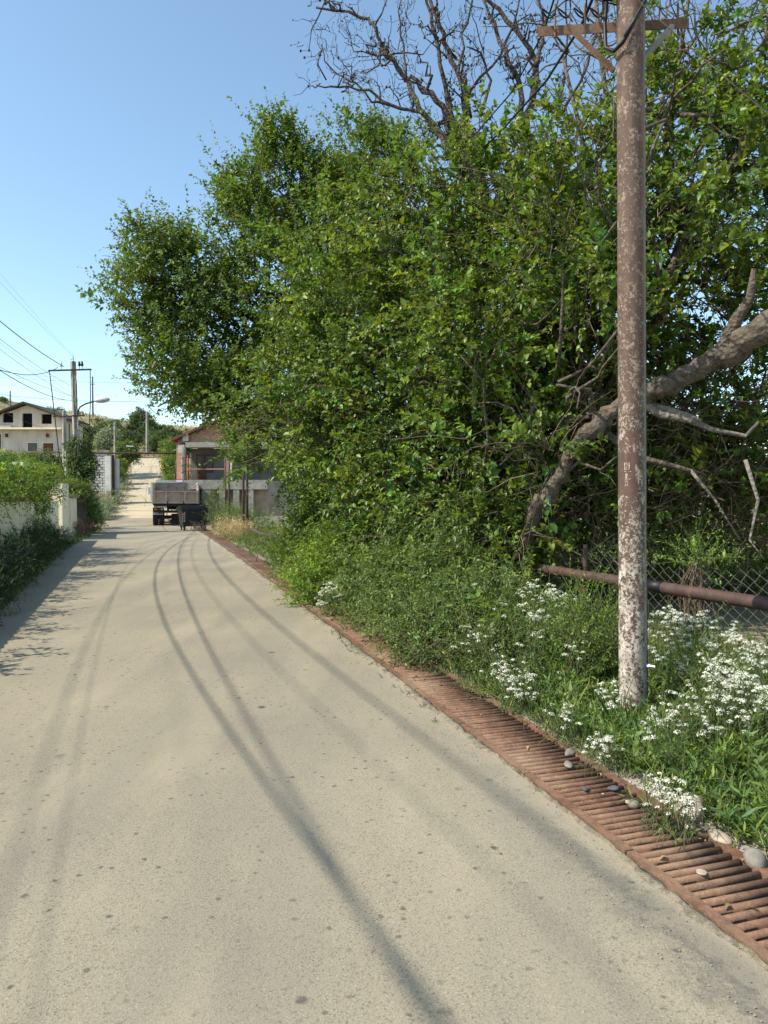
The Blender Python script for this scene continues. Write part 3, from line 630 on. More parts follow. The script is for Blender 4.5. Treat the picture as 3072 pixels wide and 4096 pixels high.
def twigs_from(poly, rad, mb, depth, r, base_len):
    poly = [Vector(p) for p in poly]
    nseg = len(poly) - 1
    for s_ in range(int(2 + nseg * (1.5 if depth == 0 else .5))):
        i = r.integers(0, nseg); a_ = poly[i].lerp(poly[i + 1], r.random()); d0 = (poly[i + 1] - poly[i]).normalized()
        dd = (d0 * .6 + Vector(r.normal(size=3)) * .6 + Vector((0, 0, .45))).normalized(); L_ = base_len * r.uniform(.35, 1)
        z = branch_poly(a_, a_ + dd * L_, 6, .7, r, .03)
        r0 = max(.0035, rad * .35); mb.tube([Vector(v_) for v_ in z], list(np.linspace(r0, .003, 6)), 4)
        for v_ in z[1:]:
            if r.random() < .35: mb.box(Vector(v_), (min(r0 * 2.6, .03),) * 3)
        if depth < 1: twigs_from(z, r0, mb, depth + 1, r, base_len * .5)
for pl, r0 in dlist:
    mb = MB(); Y0 = 11.6 + rd.uniform(-.3, .5)
    q0 = [at(a, b_, Y0 + rd.uniform(-.1, .1) + (.3 * i / 8)) - dead.location for i, (a, b_) in enumerate(pl)]
    qf = []
    for i in range(len(q0) - 1):
        for s_ in range(3): qf.append(q0[i].lerp(q0[i + 1], s_ / 3) + Vector(rd.normal(size=3) * .018))
    qf.append(q0[-1])
    mb.tube(qf, [r0 * (1 - .72 * i / len(qf)) * (1 + rd.normal() * .08) for i in range(len(qf))], 8)
    if r0 < .1: twigs_from(q0, r0, mb, 0, rd, .75)
    mb.build('branch' if r0 < .1 else 'trunk', M['bark_dead'], dead, True)

# ------------------------------------------------------------------ far mulberry tree
rf = np.random.default_rng(11)
ft = thing('mulberry_tree', 'tall dark green mulberry tree farther along, its crown reaching left over the road', 'tree', at(322, 560, 18.5))
def F_(px, py, Y, r1, r2, wgt=1.0): return E_(px + (12 if px < 200 else 5), py + (20 if py < 200 else 8 if py < 330 else 0), Y, r1 * .76, 1.3, r2 * .72, wgt * 1.35)
FE = [F_(140, 255, 18, .85, 1.0), F_(128, 290, 17.8, .7, .7), F_(165, 250, 18, .9, 1.0), F_(190, 262, 18.2, .9, .9), F_(160, 300, 18, 1.1, .9), F_(205, 300, 18, 1.1, 1.0), F_(245, 220, 18.5, .9, 1.3), F_(240, 180, 18.8, .6, .9), F_(280, 160, 19, 1.0, 1.2), F_(278, 128, 19, .5, .6),
      F_(305, 165, 19, .9, 1.1), F_(350, 140, 19, 1.1, 1.0), F_(380, 150, 19, 1.0, 1.2), F_(330, 190, 18.6, 1.1, 1.1), F_(265, 260, 18, 1.2, 1.3), F_(310, 240, 18.4, 1.2, 1.3), F_(360, 220, 18.6, 1.2, 1.4), F_(250, 320, 17.8, 1.2, 1.0), F_(300, 320, 17.8, 1.2, 1.2),
      F_(350, 300, 18, 1.3, 1.4), F_(160, 365, 17.6, .85, .7), F_(150, 385, 17.5, .6, .6), F_(190, 380, 17.5, 1.0, .85), F_(225, 360, 17.6, 1.1, .9), F_(172, 396, 17.5, .75, .42), F_(203, 398, 17.4, .8, .45), F_(243, 388, 17.4, 1.0, .75), F_(290, 385, 17.4, 1.2, 1.0), F_(330, 400, 17, 1.2, 1.1),
      F_(145, 320, 17.8, .7, .45, .8), F_(278, 425, 16.5, .6, .5), F_(305, 440, 16.6, .9, .8), F_(238, 462, 15.5, .35, .18, .8), F_(300, 468, 16, .55, .4), F_(330, 470, 16, 1.0, .9), F_(322, 512, 15.8, .7, .75), F_(345, 520, 15.4, .9, .8), F_(305, 525, 16, .3, .4), F_(375, 500, 15, 1, 1), F_(215, 408, 17.2, .5, .22, .5), F_(248, 415, 16.6, .55, .4), F_(262, 432, 16.4, .5, .5), F_(236, 448, 15.8, .25, .15, .7)]
P, O = in_ellipsoids(FE, 420, rf, .3)
lump = np.sin(P[:, 0] * 2.3 + 1) * np.sin(P[:, 1] * 2.1) * np.sin(P[:, 2] * 2.9 + 2)
k_ = rf.random(len(P)) < .6 + 1.5 * lump; P, O = P[k_], O[k_]; k_ = None
D = O * .7 + np.array([-.15, -.15, .65]) + rf.normal(size=P.shape) * .4
lp, ld, ln, ll, tn, PT = shoots(P, D, .35 + .55 * rf.random(len(P)) ** 1.5, 12, .108, .15, .9, .2, rf)
o_ = np.array(ft.location)
leaves('foliage', M['leaf_far'], lp - o_, ld, ln, ll, .72, ft, 'diamond', tn)
stems('twigs', M['twig'], PT[::3] - o_, np.repeat(np.linspace(.008, .003, 5)[None], len(PT[::3]), 0), ft)
m_ = rf.choice(len(P), 330, replace=False)
lp, ld, ln, ll, tn, PT = shoots(P[m_] + O[m_] * .25, O[m_] * .5 + np.array([-.15, 0, .95]) + rf.normal(size=(330, 3)) * .2, .6 + .7 * rf.random(330), 20, .1, .08, .95, .2, rf)
leaves('shoot_foliage', M['leaf_far'], lp - o_, ld, ln, ll, .72, ft, 'diamond', tn * 1.05)
mb = MB(); fb = [Vector((0, 0, -.1)), Vector((.1, 0, 1.2)), Vector((.2, .1, 2.6)), at(330, 330, 18.6) - ft.location, at(318, 240, 18.8) - ft.location, at(300, 170, 19) - ft.location]
mb.tube(fb, [.3, .26, .22, .17, .12, .05], 12); mb.build('trunk', M['bark_dead'], ft, True)
for i, e in enumerate(FE):
    s0 = np.array(fb[2 + (i % 2)]); mb = MB(); p = branch_poly(s0, np.array(e[0]) - o_ + rf.normal(size=3) * .25, 9, .35, rf, .05)
    mb.tube([Vector(q) for q in p], list(np.linspace(.085, .02, 9)), 6)
    for j in range(4):
        a_ = p[rf.integers(4, 9)]; q = branch_poly(a_, a_ + unit(rf.normal(size=3) + [0, 0, .5]) * (.5 + .8 * rf.random()), 5, .4, rf, .03); mb.tube([Vector(z) for z in q], list(np.linspace(.018, .006, 5)), 4)
    mb.build('branch', M['bark_dead'], ft, True)

# ------------------------------------------------------------------ shrub and weed builders
def shrub(name, label, cat, E, mat, dens, leafL, wr, nl=10, kind='ovate', slen=(.2, .45), up=.6, seed=1, tvar=.22, yel=.12, inner=.3, stem=True, droop=.15, group=None, spread=.9, stemmat='stem', clip=0.0):
    r = np.random.default_rng(seed)
    loc = np.array(E[0][0], float); loc[2] = float(hz(loc[0], loc[1]))
    o = thing(name, label, cat, tuple(loc), 0, group)
    P, O = in_ellipsoids(E, dens, r, inner)
    keep = P[:, 2] > hz(P[:, 0], P[:, 1]) + .02 + clip; P, O = P[keep], O[keep]
    D = O * .7 + np.array([0, 0, up]) + r.normal(size=P.shape) * .4
    lp, ld, ln, ll, tn, PT = shoots(P, D, slen[0] + (slen[1] - slen[0]) * r.random(len(P)), nl, leafL, droop, spread, .2, r, tvar=tvar, yel=yel)
    leaves('foliage', mat, lp - loc, ld, ln, ll, wr, o, kind, tn)
    if stem:
        stems('twigs', M[stemmat], PT - loc, np.repeat(np.linspace(.0035, .0015, 5)[None], len(PT), 0), o)
        k_ = min(len(P), 60); pp = []
        for i in range(k_):
            c0 = np.array(E[i % len(E)][0]); c0[2] = hz(c0[0], c0[1]); c0[:2] += r.normal(size=2) * .08
            pp.append(branch_poly(c0, P[r.integers(len(P))], 6, .3, r, 0))
        stems('stems', M['stem' if cat == 'flowering plant' else 'twig'], np.array(pp) - loc, np.repeat(np.linspace(.011, .004, 6)[None], k_, 0) * (.35 if cat == 'flowering plant' else 1), o)
    return o, P, O
def GE(X, Y, h, r1, ry=None):  # dome shaped ellipsoid standing on the ground
    z0 = float(hz(X, Y)); return ((X, Y, z0 + h * .45), (r1, ry or r1, h * .58))
def GP(px, Y, h, r1, ry=None): return GE((px - CX) / FPX * Y, Y, h, r1, ry)

# verge bushes from far to near
shrub('roadside_bush', 'wispy yellow green bush beside the black wheeled bin', 'bush', [GP(222, 34.8, 1.35, .65), GP(231, 32, 1.1, .6), GP(216, 40, 2.0, .5)], M['leaf_olive'], 700, .07, .4, seed=31, slen=(.3, .8), kind='diamond', tvar=.3)
shrub('roadside_bush', 'green bush growing around the two far rusty gas pipes', 'bush', [GP(236, 31, 1.0, .7), GP(252, 30.5, .9, .7), GP(266, 28, .6, .6)], M['leaf_weed'], 600, .075, .5, seed=32, slen=(.3, .7), kind='diamond')
shrub('dry_grass_tuft', 'straw coloured dry grass tuft at the drain edge beside the near gas pipe', 'grass tuft', [GP(228, 28, .7, .6), GP(240, 26.5, .6, .5)], M['leaf_dry'], 1600, .14, .12, nl=6, kind='diamond', seed=33, up=1.6, stem=False)
shrub('roadside_bush', 'low leafy weeds between the drain and the near gas pipe', 'bush', [GP(262, 23.5, .4, .7), GP(275, 21, .5, .8), GP(302, 18.5, .7, .8), GP(292, 16.5, .6, .5)], M['leaf_weed'], 800, .055, .45, seed=34, kind='diamond', tvar=.3)
shrub('roadside_bush', 'tall thin leggy pale weeds rising in front of the dark trunk base', 'bush', [GP(352, 15.2, 1.9, .8), GP(375, 14.3, 1.6, .8)], M['leaf_olive'], 420, .05, .3, seed=35, slen=(.4, .9), up=1.4, kind='diamond')
shrub('privet_bush', 'bright yellow green bush leaning over the middle of the drain', 'bush', [GP(334, 11.2, .95, .62), GP(352, 11.0, 1.05, .6), GP(322, 10.8, .7, .5)], M['leaf_bright'], 1200, .055, .55, seed=36, tvar=.3, up=.2)
shrub('roadside_bush', 'dense dark green bush behind the bright yellow green one', 'bush', [GP(385, 11.8, 1.3, .9), GP(420, 10.8, 1.3, .9), GP(300, 14.5, 1.0, .5), GP(345, 13, 1.2, .6)], M['leaf_near'], 800, .075, .55, seed=37, up=.1)
shrub('roadside_bush', 'mid green narrow leaved bush bank left of the white flowers', 'bush', [GP(380, 9.2, .9, .6), GP(412, 8.9, 1.05, .65), GP(440, 8.3, 1.0, .6), GP(400, 8.0, .6, .4), GP(470, 7.4, .8, .45), GP(500, 7.2, .75, .4)], M['leaf_weed'], 1000, .06, .42, kind='lance', seed=38, tvar=.35, up=.2)
shrub('roadside_bush', 'drooping grey green bush overhanging the rusty pipe left of the pole', 'bush', [GP(445, 9.3, 1.75, .8), GP(480, 8.9, 1.6, .6), GP(508, 8.8, .95, .35)], M['leaf_near'], 900, .07, .42, kind='lance', seed=39, slen=(.25, .6), up=-.1, droop=.7, tvar=.35)
shrub('roadside_bush', 'leafy weed clump drooping over the rusty drain bars', 'bush', [GP(432, 6.9, .55, .42), GP(474, 6.7, .6, .38), GP(424, 7.3, .55, .4), GP(508, 6.3, .5, .3)], M['leaf_weed'], 1400, .042, .42, kind='lance', seed=40, tvar=.32, up=.1)
shrub('privet_bush', 'bright green privet bush just left of the rusty pole', 'bush', [GP(588, 6.1, .85, .24), GP(604, 5.9, .78, .2), GP(575, 5.9, .6, .26)], M['leaf_bright'], 2400, .034, .36, kind='lance', seed=41, slen=(.15, .4), up=1.0)
shrub('privet_bush', 'small sprig of bright leaves poking above the pipe right of the pole', 'bush', [E_(697, 560, 6.9, .16, .12, .10)], M['leaf_bright'], 2600, .05, .36, kind='lance', seed=43, stem=True)

rv = np.random.default_rng(123)
spots = [(13.6, 1.0, .85, .5, 'leaf_bright', .05, 'round lime green bush at the drain rim beyond the straw tuft'), (12.4, .75, .55, .38, 'leaf_weed', .05, 'low round bush touching the drain before the lime green one'), (10.0, .75, .6, .4, 'leaf_weed', .055, 'bush with upright leafy tips behind the far white flower tuft'),
         (9.3, 1.2, 1.0, .5, 'leaf_near', .07, 'large dark leaved bush in the middle of the bank'), (8.7, .75, .55, .36, 'leaf_olive', .05, 'dusty olive bush sagging onto the drain edge'), (7.8, .85, .75, .42, 'leaf_weed', .06, 'rounded leafy bush in front of the dark bank bush'),
         (7.4, 1.3, .75, .42, 'leaf_olive', .06, 'olive green bush under the overhanging branches'), (6.8, 1.2, .6, .36, 'leaf_near', .06, 'dark glossy bush beside the tall white flower clump'), (6.3, 1.15, .45, .28, 'leaf_weed', .05, 'low bush at the drain rim left of the white flowers'), (16, .9, .8, .5, 'leaf_weed', .07, 'small bush where the trunk base meets the verge')]
for i, (Y, u_, h_, r_, mt, ll_, lab) in enumerate(spots):
    X = float(xd(Y)) + u_; E3 = [GE(X, Y, h_, r_), GE(X + rv.uniform(-.3, .3), Y + rv.uniform(-.4, .4), h_ * .75, r_ * .7)]
    shrub('leafy_bush', lab, 'bush', E3, M[mt], 1250, ll_, .55, nl=11, kind='diamond', seed=200 + i, slen=(.12, .34), up=.25, tvar=.34, yel=.15, droop=.35)

# hedge of undergrowth beyond the fence (shaded)
shrub('undergrowth', 'dark shaded undergrowth beneath the mulberry branches behind the pipe', 'bush', [GP(620, 11, .7, 1.4, .7), GP(470, 10.4, 1.4, 1.2, .6), GP(780, 11, .6, 1.2, .6)], M['leaf_near'], 420, .07, .5, seed=44)

# ground weeds: stuff
def weed_field(name, mat, n_, y0, y1, ufun, leafL, wr, nl, hfun, seed, kind='lance', yp=1.0, up=1.0, tvar=.25, yel=.14, lean=.35, label=None):
    r = np.random.default_rng(seed)
    y = y0 + (y1 - y0) * r.random(n_) ** yp; ua, ub = ufun(y); u = ua + (ub - ua) * r.random(n_)
    clump = np.sin(u * 5.1 + y * 2.3) * np.sin(y * 3.7 - u * 2.1) + r.normal(size=n_) * .45
    k_ = clump > -.75; y, u = y[k_], u[k_]
    x = xd(y) + u; z = hz(x, y); n_ = len(y)
    h = hfun(u, y) * (.6 + .7 * r.random(n_))
    B = np.stack([x, y, z], -1); D = np.stack([r.normal(size=n_) * lean - .1, r.normal(size=n_) * lean - .12, np.full(n_, up)], -1)
    lp, ld, ln, ll, tn, PT = shoots(B, D, h, nl, leafL, .25, 1.0, .5, r, tvar=tvar, yel=yel, t0=.1)
    o = leaves(name, mat, lp, ld, ln, ll, wr, None, kind, tn)
    s_ = stems(name + '_stems', M['stem'], PT, np.repeat(np.linspace(.0028, .0014, 5)[None], len(PT), 0), None)
    return o, PT
hf = lambda u, y: np.interp(u, [.45, .65, 1.0, 1.8, 2.6, 3.5], [.10, .16, .24, .32, .42, .5]) * np.where((y > 4.2) & (y < 5.4) & (u > 1.0) & (u < 1.7), .55, 1)
weed_field('weeds', M['leaf_weed'], 3700, 1.9, 7.0, lambda y: (.66 + .08 * np.sin(y * 3.1) + .05 * np.sin(y * 7.3), np.where(y > 5, 3.1, 3.0)), .078, .22, 16, hf, 51, yp=.9)
weed_field('weeds', M['leaf_bright'], 700, 2.2, 6.5, lambda y: (.7 + 0 * y, np.where(y > 5, 2.4, 3.0)), .05, .3, 13, hf, 52)
weed_field('weeds', M['leaf_olive'], 700, 5, 13, lambda y: (.55 + 0 * y, np.full_like(y, 2.6)), .05, .22, 13, hf, 53)
weed_field('weeds', M['leaf_weed'], 2200, 8, 30, lambda y: (.48 + .12 * np.sin(y * 2.1), np.full_like(y, 2.4)), .06, .35, 11, lambda u, y: np.interp(u, [.5, 1, 2.4], [.10, .2, .3]), 54, 'diamond')
def grass_field(name, mat, n_, y0, y1, u0, u1, h, seed, wr=.022, yp=1.0, lean=.35):
    r = np.random.default_rng(seed)
    y = y0 + (y1 - y0) * r.random(n_) ** yp; u = u0 + (u1 - u0) * r.random(n_); x = xd(y) + u
    P = np.stack([x, y, hz(x, y) - .005], -1); D = np.stack([r.normal(size=n_) * lean, r.normal(size=n_) * lean, np.ones(n_)], -1)
    N_ = r.normal(size=(n_, 3)) + [0, -.6, .2]
    return leaves(name, mat, P, D, N_, h * np.exp(r.normal(size=n_) * .35), wr, None, 'lance', tints(n_, .25, .2, r), curl=4.0)
grass_field('grass', M['leaf_weed'], 16000, 2.0, 8, .62, 2.4, .13, 61, .035)
grass_field('grass', M['leaf_olive'], 9000, 4.0, 7.5, .52, 1.2, .07, 62, .05)
grass_field('grass', M['leaf_weed'], 6000, 8, 32, .5, 3, .14, 63, .06)
grass_field('dry_grass', M['leaf_dry'], 2200, 2.0, 30, .5, 2.4, .12, 64, .03)
grass_field('field_grass', M['leaf_olive'], 26000, 11, 34, 4, 22, .28, 65, .06, 1.4)
grass_field('field_grass', M['leaf_bright'], 12000, 11, 40, 5, 30, .3, 66, .07, 1.2)
# sprigs growing out of the kerb joint and onto the bars
weed_field('kerb_weeds', M['leaf_weed'], 45, 5, 13, lambda y: (-.14 + 0 * y, np.full_like(y, -.04)), .03, .3, 8, lambda u, y: .07 + 0 * u, 67, lean=1.2)
weed_field('drain_weeds', M['leaf_olive'], 260, 4.3, 7.6, lambda y: (np.interp(y, [4.3, 5, 6.3, 7.6], [.48, .48, .42, .05]), np.full_like(y, .6)), .028, .28, 10, lambda u, y: .10 + 0 * u, 68, lean=1.0)
weed_field('drain_weeds', M['leaf_weed'], 150, 8.5, 13, lambda y: (.12 + 0 * y, np.full_like(y, .6)), .04, .4, 10, lambda u, y: .14 + 0 * u, 69, lean=1.0)

r_l = np.random.default_rng(88); n_ = 420; ly = 1.8 + 9 * r_l.random(n_) ** 1.4; lu = np.where(r_l.random(n_) < .8, .42 + .35 * r_l.random(n_), .05 + .4 * r_l.random(n_))
LP = np.stack([xd(ly) + lu, ly, np.full(n_, .022)], -1)
leaves('leaf_litter', M['leaf_dry'], LP, r_l.normal(size=(n_, 3)) * [1, 1, .2], r_l.normal(size=(n_, 3)) * .3 + [0, 0, 1], .022 * np.exp(r_l.normal(size=n_) * .5), .45, None, 'lance', np.array([.62, .5, .4]) * tints(n_, .4, .15, r_l), curl=.5)
dry = []
for i in range(90):
    y_ = 2.2 + 6 * r_l.random(); a_ = np.array([float(xd(y_)) + r_l.uniform(.4, .9), y_, .03]); dry.append(branch_poly(a_, a_ + np.array([r_l.uniform(-.22, .22), r_l.uniform(-.2, .2), r_l.uniform(.0, .05)]), 5, .5, r_l, .05))
stems('dry_stems', M['bark_grey'], np.array(dry), np.full((90, 5), .0018), None)

# white flowers: umbel heads on weed stems, one thing per clump
def flower_clump(label, E, heads, seed, size=.022, mat='petal', leafy=900, group='white flowering weeds on the verge', leafmat_='leaf_weed', name='flowering_weed'):
    r = np.random.default_rng(seed)
    o, P, O = shrub(name, label, 'flowering plant', E, M[leafmat_], leafy, .045, .2, kind='lance', seed=seed, slen=(.15, .35), up=1.0, group=group, inner=.1)
    loc = np.array(o.location)
    # heads sit on the upper shell facing camera and sky
    Hs = []
    for e in E:
        c, rr = np.array(e[0]), np.array(e[1]); n_ = max(4, int(heads / len(E)))
        d = unit(r.normal(size=(n_ * 6, 3)) + np.array([-.2, -.8, .9])); d = d[d[:, 2] > -.1][:n_]
        Hs.append(c + d * rr * (1.0 + .16 * r.random((len(d), 1))) + np.array([0, 0, .05]))
    Hs = np.concatenate(Hs); Hs[:, 2] = np.maximum(Hs[:, 2], .05); nH = len(Hs)
    # cluster heads together
    cen = Hs[r.choice(nH, max(2, nH // 3), replace=True)]
    Hs = np.where(r.random((nH, 1)) < .7, cen[r.integers(len(cen), size=nH)] + r.normal(size=(nH, 3)) * [.032, .032, .028], Hs)
    per = 26; d = unit(r.normal(size=(nH, per, 3))); d[..., 2] = np.abs(d[..., 2])
    S_ = size * (.7 + .6 * r.random((nH, 1, 1)))
    fp = Hs[:, None] + d * S_ * np.array([1, 1, .7])
    fp = fp.reshape(-1, 3); dd = d.reshape(-1, 3)
    s_ = size * .42 * (.7 + .6 * r.random(len(fp)))
    t1 = unit(np.cross(dd, r.normal(size=dd.shape)))
    leaves('flowers', M[mat], fp - loc - t1 * s_[:, None] * .5, t1, dd, s_, 1.0, o, 'diamond', np.clip(1 + r.normal(size=(len(fp), 1)) * .08, .7, 1.15) * np.ones((1, 3)), fold=.3)
    pb = Hs - np.stack([r.normal(size=nH) * .05, r.normal(size=nH) * .05, .12 + .1 * r.random(nH)], -1)
    PT = np.stack([pb, (pb + Hs) / 2 + r.normal(size=Hs.shape) * .008, Hs], 1)
    stems('flower_stalks', M['stem'], PT - loc, np.full((nH, 3), .0016), o)
    return o
flower_clump('tall clump of white flowers left of the rusty pole under the pipe', [GP(535, 6.6, .72, .3), GP(560, 6.5, .68, .25)], 150, 71, .022)
flower_clump('sparse white flowering weeds in the middle of the bank left of the pole', [GP(520, 6.0, .55, .3), GP(560, 5.8, .5, .28)], 34, 72, .02)
flower_clump('small white flower cluster beside the drain bars at the weed edge', [GP(510, 5.45, .26, .14), GP(524, 5.3, .2, .11)], 75, 73, .02)
flower_clump('few white flowers among leafy weeds left of the weed covered grate', [GP(478, 6.2, .42, .22)], 26, 74, .02)
flower_clump('white flower tuft hanging over the far end of the grate', [GP(331, 9.7, .36, .18)], 60, 75, .024)
flower_clump('small white flowers at the foot of the rusty pole', [GP(613, 5.0, .22, .12)], 34, 76, .018)
flower_clump('large bank of white flowers right of the pole below the wire fence', [GP(675, 5.6, .62, .3), GP(710, 5.4, .62, .3), GP(735, 5.1, .52, .3)], 300, 77, .019)
flower_clump('white flowers at the right edge of the picture in tall weeds', [GP(765, 4.7, .5, .28), GP(745, 4.35, .42, .22), GP(722, 4.5, .42, .2)], 210, 78, .02)
flower_clump('single dense white flower head low among green weeds', [GP(665, 4.0, .36, .09)], 26, 79, .018)
flower_clump('small white flower heads between the pole and the tall weeds', [GP(680, 4.4, .38, .16), GP(705, 4.35, .38, .12)], 48, 80, .018)
flower_clump('white flower tuft lying on the gravel beside the drain', [GP(602, 4.15, .15, .08)], 32, 81, .016)
flower_clump('white flower tuft drooping over the bars near the pale rock', [GP(668, 3.42, .17, .10), GP(682, 3.36, .15, .08)], 75, 82, .015)
flower_clump('two small white flower heads at the drain edge', [GP(562, 4.65, .18, .12)], 24, 83, .016)

# stones
def rock(label, X, Y, s, mat, seed, z=0, sq=(1, .8, .6)):
    r = random.Random(seed); import bmesh
    bm = bmesh.new(); bmesh.ops.create_icosphere(bm, subdivisions=3, radius=s)
    for v_ in bm.verts:
        q = 1 + .16 * math.sin(v_.co.x / s * 2.3 + seed) + .13 * math.cos(v_.co.y / s * 3.1 + seed * 2) + r.uniform(-.02, .02)
        v_.co = Vector((v_.co.x * sq[0] * q, v_.co.y * sq[1] * q, v_.co.z * sq[2] * q))
    me = bpy.data.meshes.new('stone'); bm.to_mesh(me); bm.free(); me.materials.append(M[mat]); me.polygons.foreach_set('use_smooth', [True] * len(me.polygons))
    o = bpy.data.objects.new('stone', me); COL.objects.link(o); o.location = (X, Y, z + s * sq[2] * .7); o.rotation_euler = (0, 0, r.uniform(0, 3))
    tag(o, label, 'stone', 'stones by the drain'); return o
def SP(px, py):
    Y = CAMH * FPX / (py - HY); return (px - CX) / FPX * Y, Y
for lab, px, py, s, mt, sq, z in (('pale tan rock block in the weeds beside the drain', 695, 818, .085, 'stone_pale', (1.2, .8, .7), 0), ('grey pebble on the gravel at the grate edge', 571, 758, .035, 'stone', (1.1, .9, .75), 0),
                          ('flat grey pebble on the end of the rusty bars', 569, 770, .035, 'stone', (1.3, .8, .4), .015), ('small blue grey stone lying on the rusty bars', 587, 794, .018, 'stone_dark', (1.3, 1, .5), .012),
                          ('dark stone against the grate side rail', 615, 795, .022, 'stone_dark', (1.4, 1, .7), .012), ('brown oval stone on the bars beside the white flowers', 636, 812, .026, 'stone', (1.3, .8, .8), .012),
                          ('tiny white stone next to the brown oval stone', 630, 808, .014, 'stone_pale', (1.3, .8, .7), .012), ('sandy flat stone in the middle of the nearest grate', 705, 880, .022, 'stone_pale', (1.2, .8, .3), .012),
                          ('grey round stone at the right frame edge under the weeds', 757, 868, .05, 'stone', (1.1, 1, .8), 0), ('grey cobble among gravel and weeds', 650, 782, .045, 'stone', (1.2, .9, .6), 0), ('pale cobble half under weeds below the flower tuft', 720, 843, .05, 'stone_pale', (1.3, .9, .5), 0)):
    X, Y = SP(px, py); rock(lab, X, Y, s, mt, int(px), z, sq)

# ------------------------------------------------------------------ near rusty pole
PX, PY, PR = 1.80, 5.12, .094
pole = thing('utility_pole', 'tall rusty steel pole with peeling white paint and iron crossarm', 'utility pole', (PX, PY, 0), 0)
pole.rotation_euler = (R(0), R(-.55), 0)
mb = MB(); pts = [(0, 0, z) for z in np.linspace(-.2, 6.6, 30)]
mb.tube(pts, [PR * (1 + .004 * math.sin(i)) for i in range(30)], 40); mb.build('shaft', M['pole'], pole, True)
# seam on the right hand side
mb = MB(); a0 = R(-22); mb.tube([(math.cos(a0) * .094, math.sin(a0) * .094, z) for z in np.linspace(0, 6.5, 20)], .004, 6); mb.build('weld_seam', M['pole'], pole, True)
# crossarm
mb = MB()
A0, A1 = Vector((-.62, .07, 5.06)), Vector((.46, -.01, 5.03)); dA = (A1 - A0).normalized(); rotA = Matrix.Rotation(math.atan2(dA.y, dA.x), 3, 'Z')
mb.box((A0 + A1) / 2 + Vector((0, .115, 0)), ((A1 - A0).length, .008, .07), rotA); mb.box((A0 + A1) / 2 + Vector((0, .148, .033)), ((A1 - A0).length, .066, .007), rotA)
mb.build('crossarm', M['grate'], pole)
mb = MB(); mb.tube([(-.42, .1, 5.03), (-.1, .06, 4.68)], .022, 4); mb.build('brace', M['grate'], pole)
mb = MB(); mb.tube([(.34, .1, 5.02), (.085, .05, 4.74)], .022, 4); mb.build('brace', M['concrete'], pole)
for x_ in (-.5, -.28, .4):
    mb = MB(); z0 = 5.08
    mb.tube([(x_, .15, 4.98), (x_, .15, 5.22)], .008, 6); o = mb.build('insulator_pin', M['grate'], pole)
mb = MB(); mb.box((-.16, -.02, 5.25), (.07, .06, .22)); mb.build('clamp', M['cable'], pole)
mb = MB(); mb.tube([(.105, -.03, 5.25), (.06, -.1, 5.05), (-.02, -.118, 4.9), (-.09, -.1, 4.78), (-.13, -.04, 4.76), (-.17, .02, 4.82), (-.17, .04, 5.0), (-.15, .05, 5.2)], .014, 8); mb.build('cable_loop', M['cable'], pole, True)
mb = MB(); mb.tube([(.12, -.03, 5.28), (.07, -.105, 5.07), (-.01, -.13, 4.93), (-.08, -.115, 4.81)], .012, 8); mb.build('cable_loop', M['cable'], pole, True)
for s_ in range(4):
    mb = MB(); q = [(-.55 + .12 * s_ + .06 * math.cos(a), .16 + .05 * math.sin(a * 1.3), 5.1 + .07 * math.sin(a) + .02 * a) for a in np.linspace(0, 6 + s_, 14)]; mb.tube(q, .006, 5); mb.build('tie_wire', M['cable'], pole, True)
mb = MB(); a0 = R(-30); cx_, cy_ = math.cos(a0), math.sin(a0)
mb.tube([(cx_ * .09, cy_ * .09, .40), (cx_ * .155, cy_ * .155, .40)], .011, 6); mb.tube([(cx_ * .10, cy_ * .10, .40), (cx_ * .118, cy_ * .118, .40)], .02, 6); mb.build('bolt', M['bolt'], pole)
mb = MB(); mb.box((.105, .02, .25), (.012, .05, .5)); mb.build('base_strap', M['rustpipe'], pole)
mb = MB(); mb.tube([(.115, .06, .0), (.115, .06, 1.02)], .018, 8); mb.build('fixing_post', M['rustpipe'], pole)
# scratched numbers
DIG = {'1': [[(.0, 1.5), (.35, 2), (.35, 0)]], '3': [[(0, 1.8), (.5, 2), (.9, 1.6), (.4, 1.1), (.9, .6), (.5, 0), (0, .2)]], '9': [[(.9, 1.3), (.5, 1), (.1, 1.4), (.4, 2), (.9, 1.8), (.85, .8), (.5, 0)]], '2': [[(0, 1.5), (.4, 2), (.9, 1.6), (.5, .8), (0, 0), (1, 0)]], '-': [[(0, 1), (4.2, 1)]]}
def on_pole(xx, zz):  # wrap around the shaft; 0 = centre of the side that faces the road
    a = R(-128) + xx / PR; return Vector((math.cos(a) * (PR + .0008), math.sin(a) * (PR + .0008), zz))
def write(txt, x0, z0, s):
    mb = MB()
    for ch in txt:
        for st in DIG[ch]:
            mb.tube([on_pole(x0 + a * s * .55, z0 + b_ * s) for a, b_ in st], .0019, 4)
        x0 += s * (.35 if ch == '1' else .68)
    mb.build('scratched_number', M['scratch'], pole)
write('139', -.022, 1.805, .025); write('-', -.020, 1.772, .020); write('12', -.012, 1.745, .016); write('-', -.016, 1.722, .016); write('33', -.018, 1.69, .018)

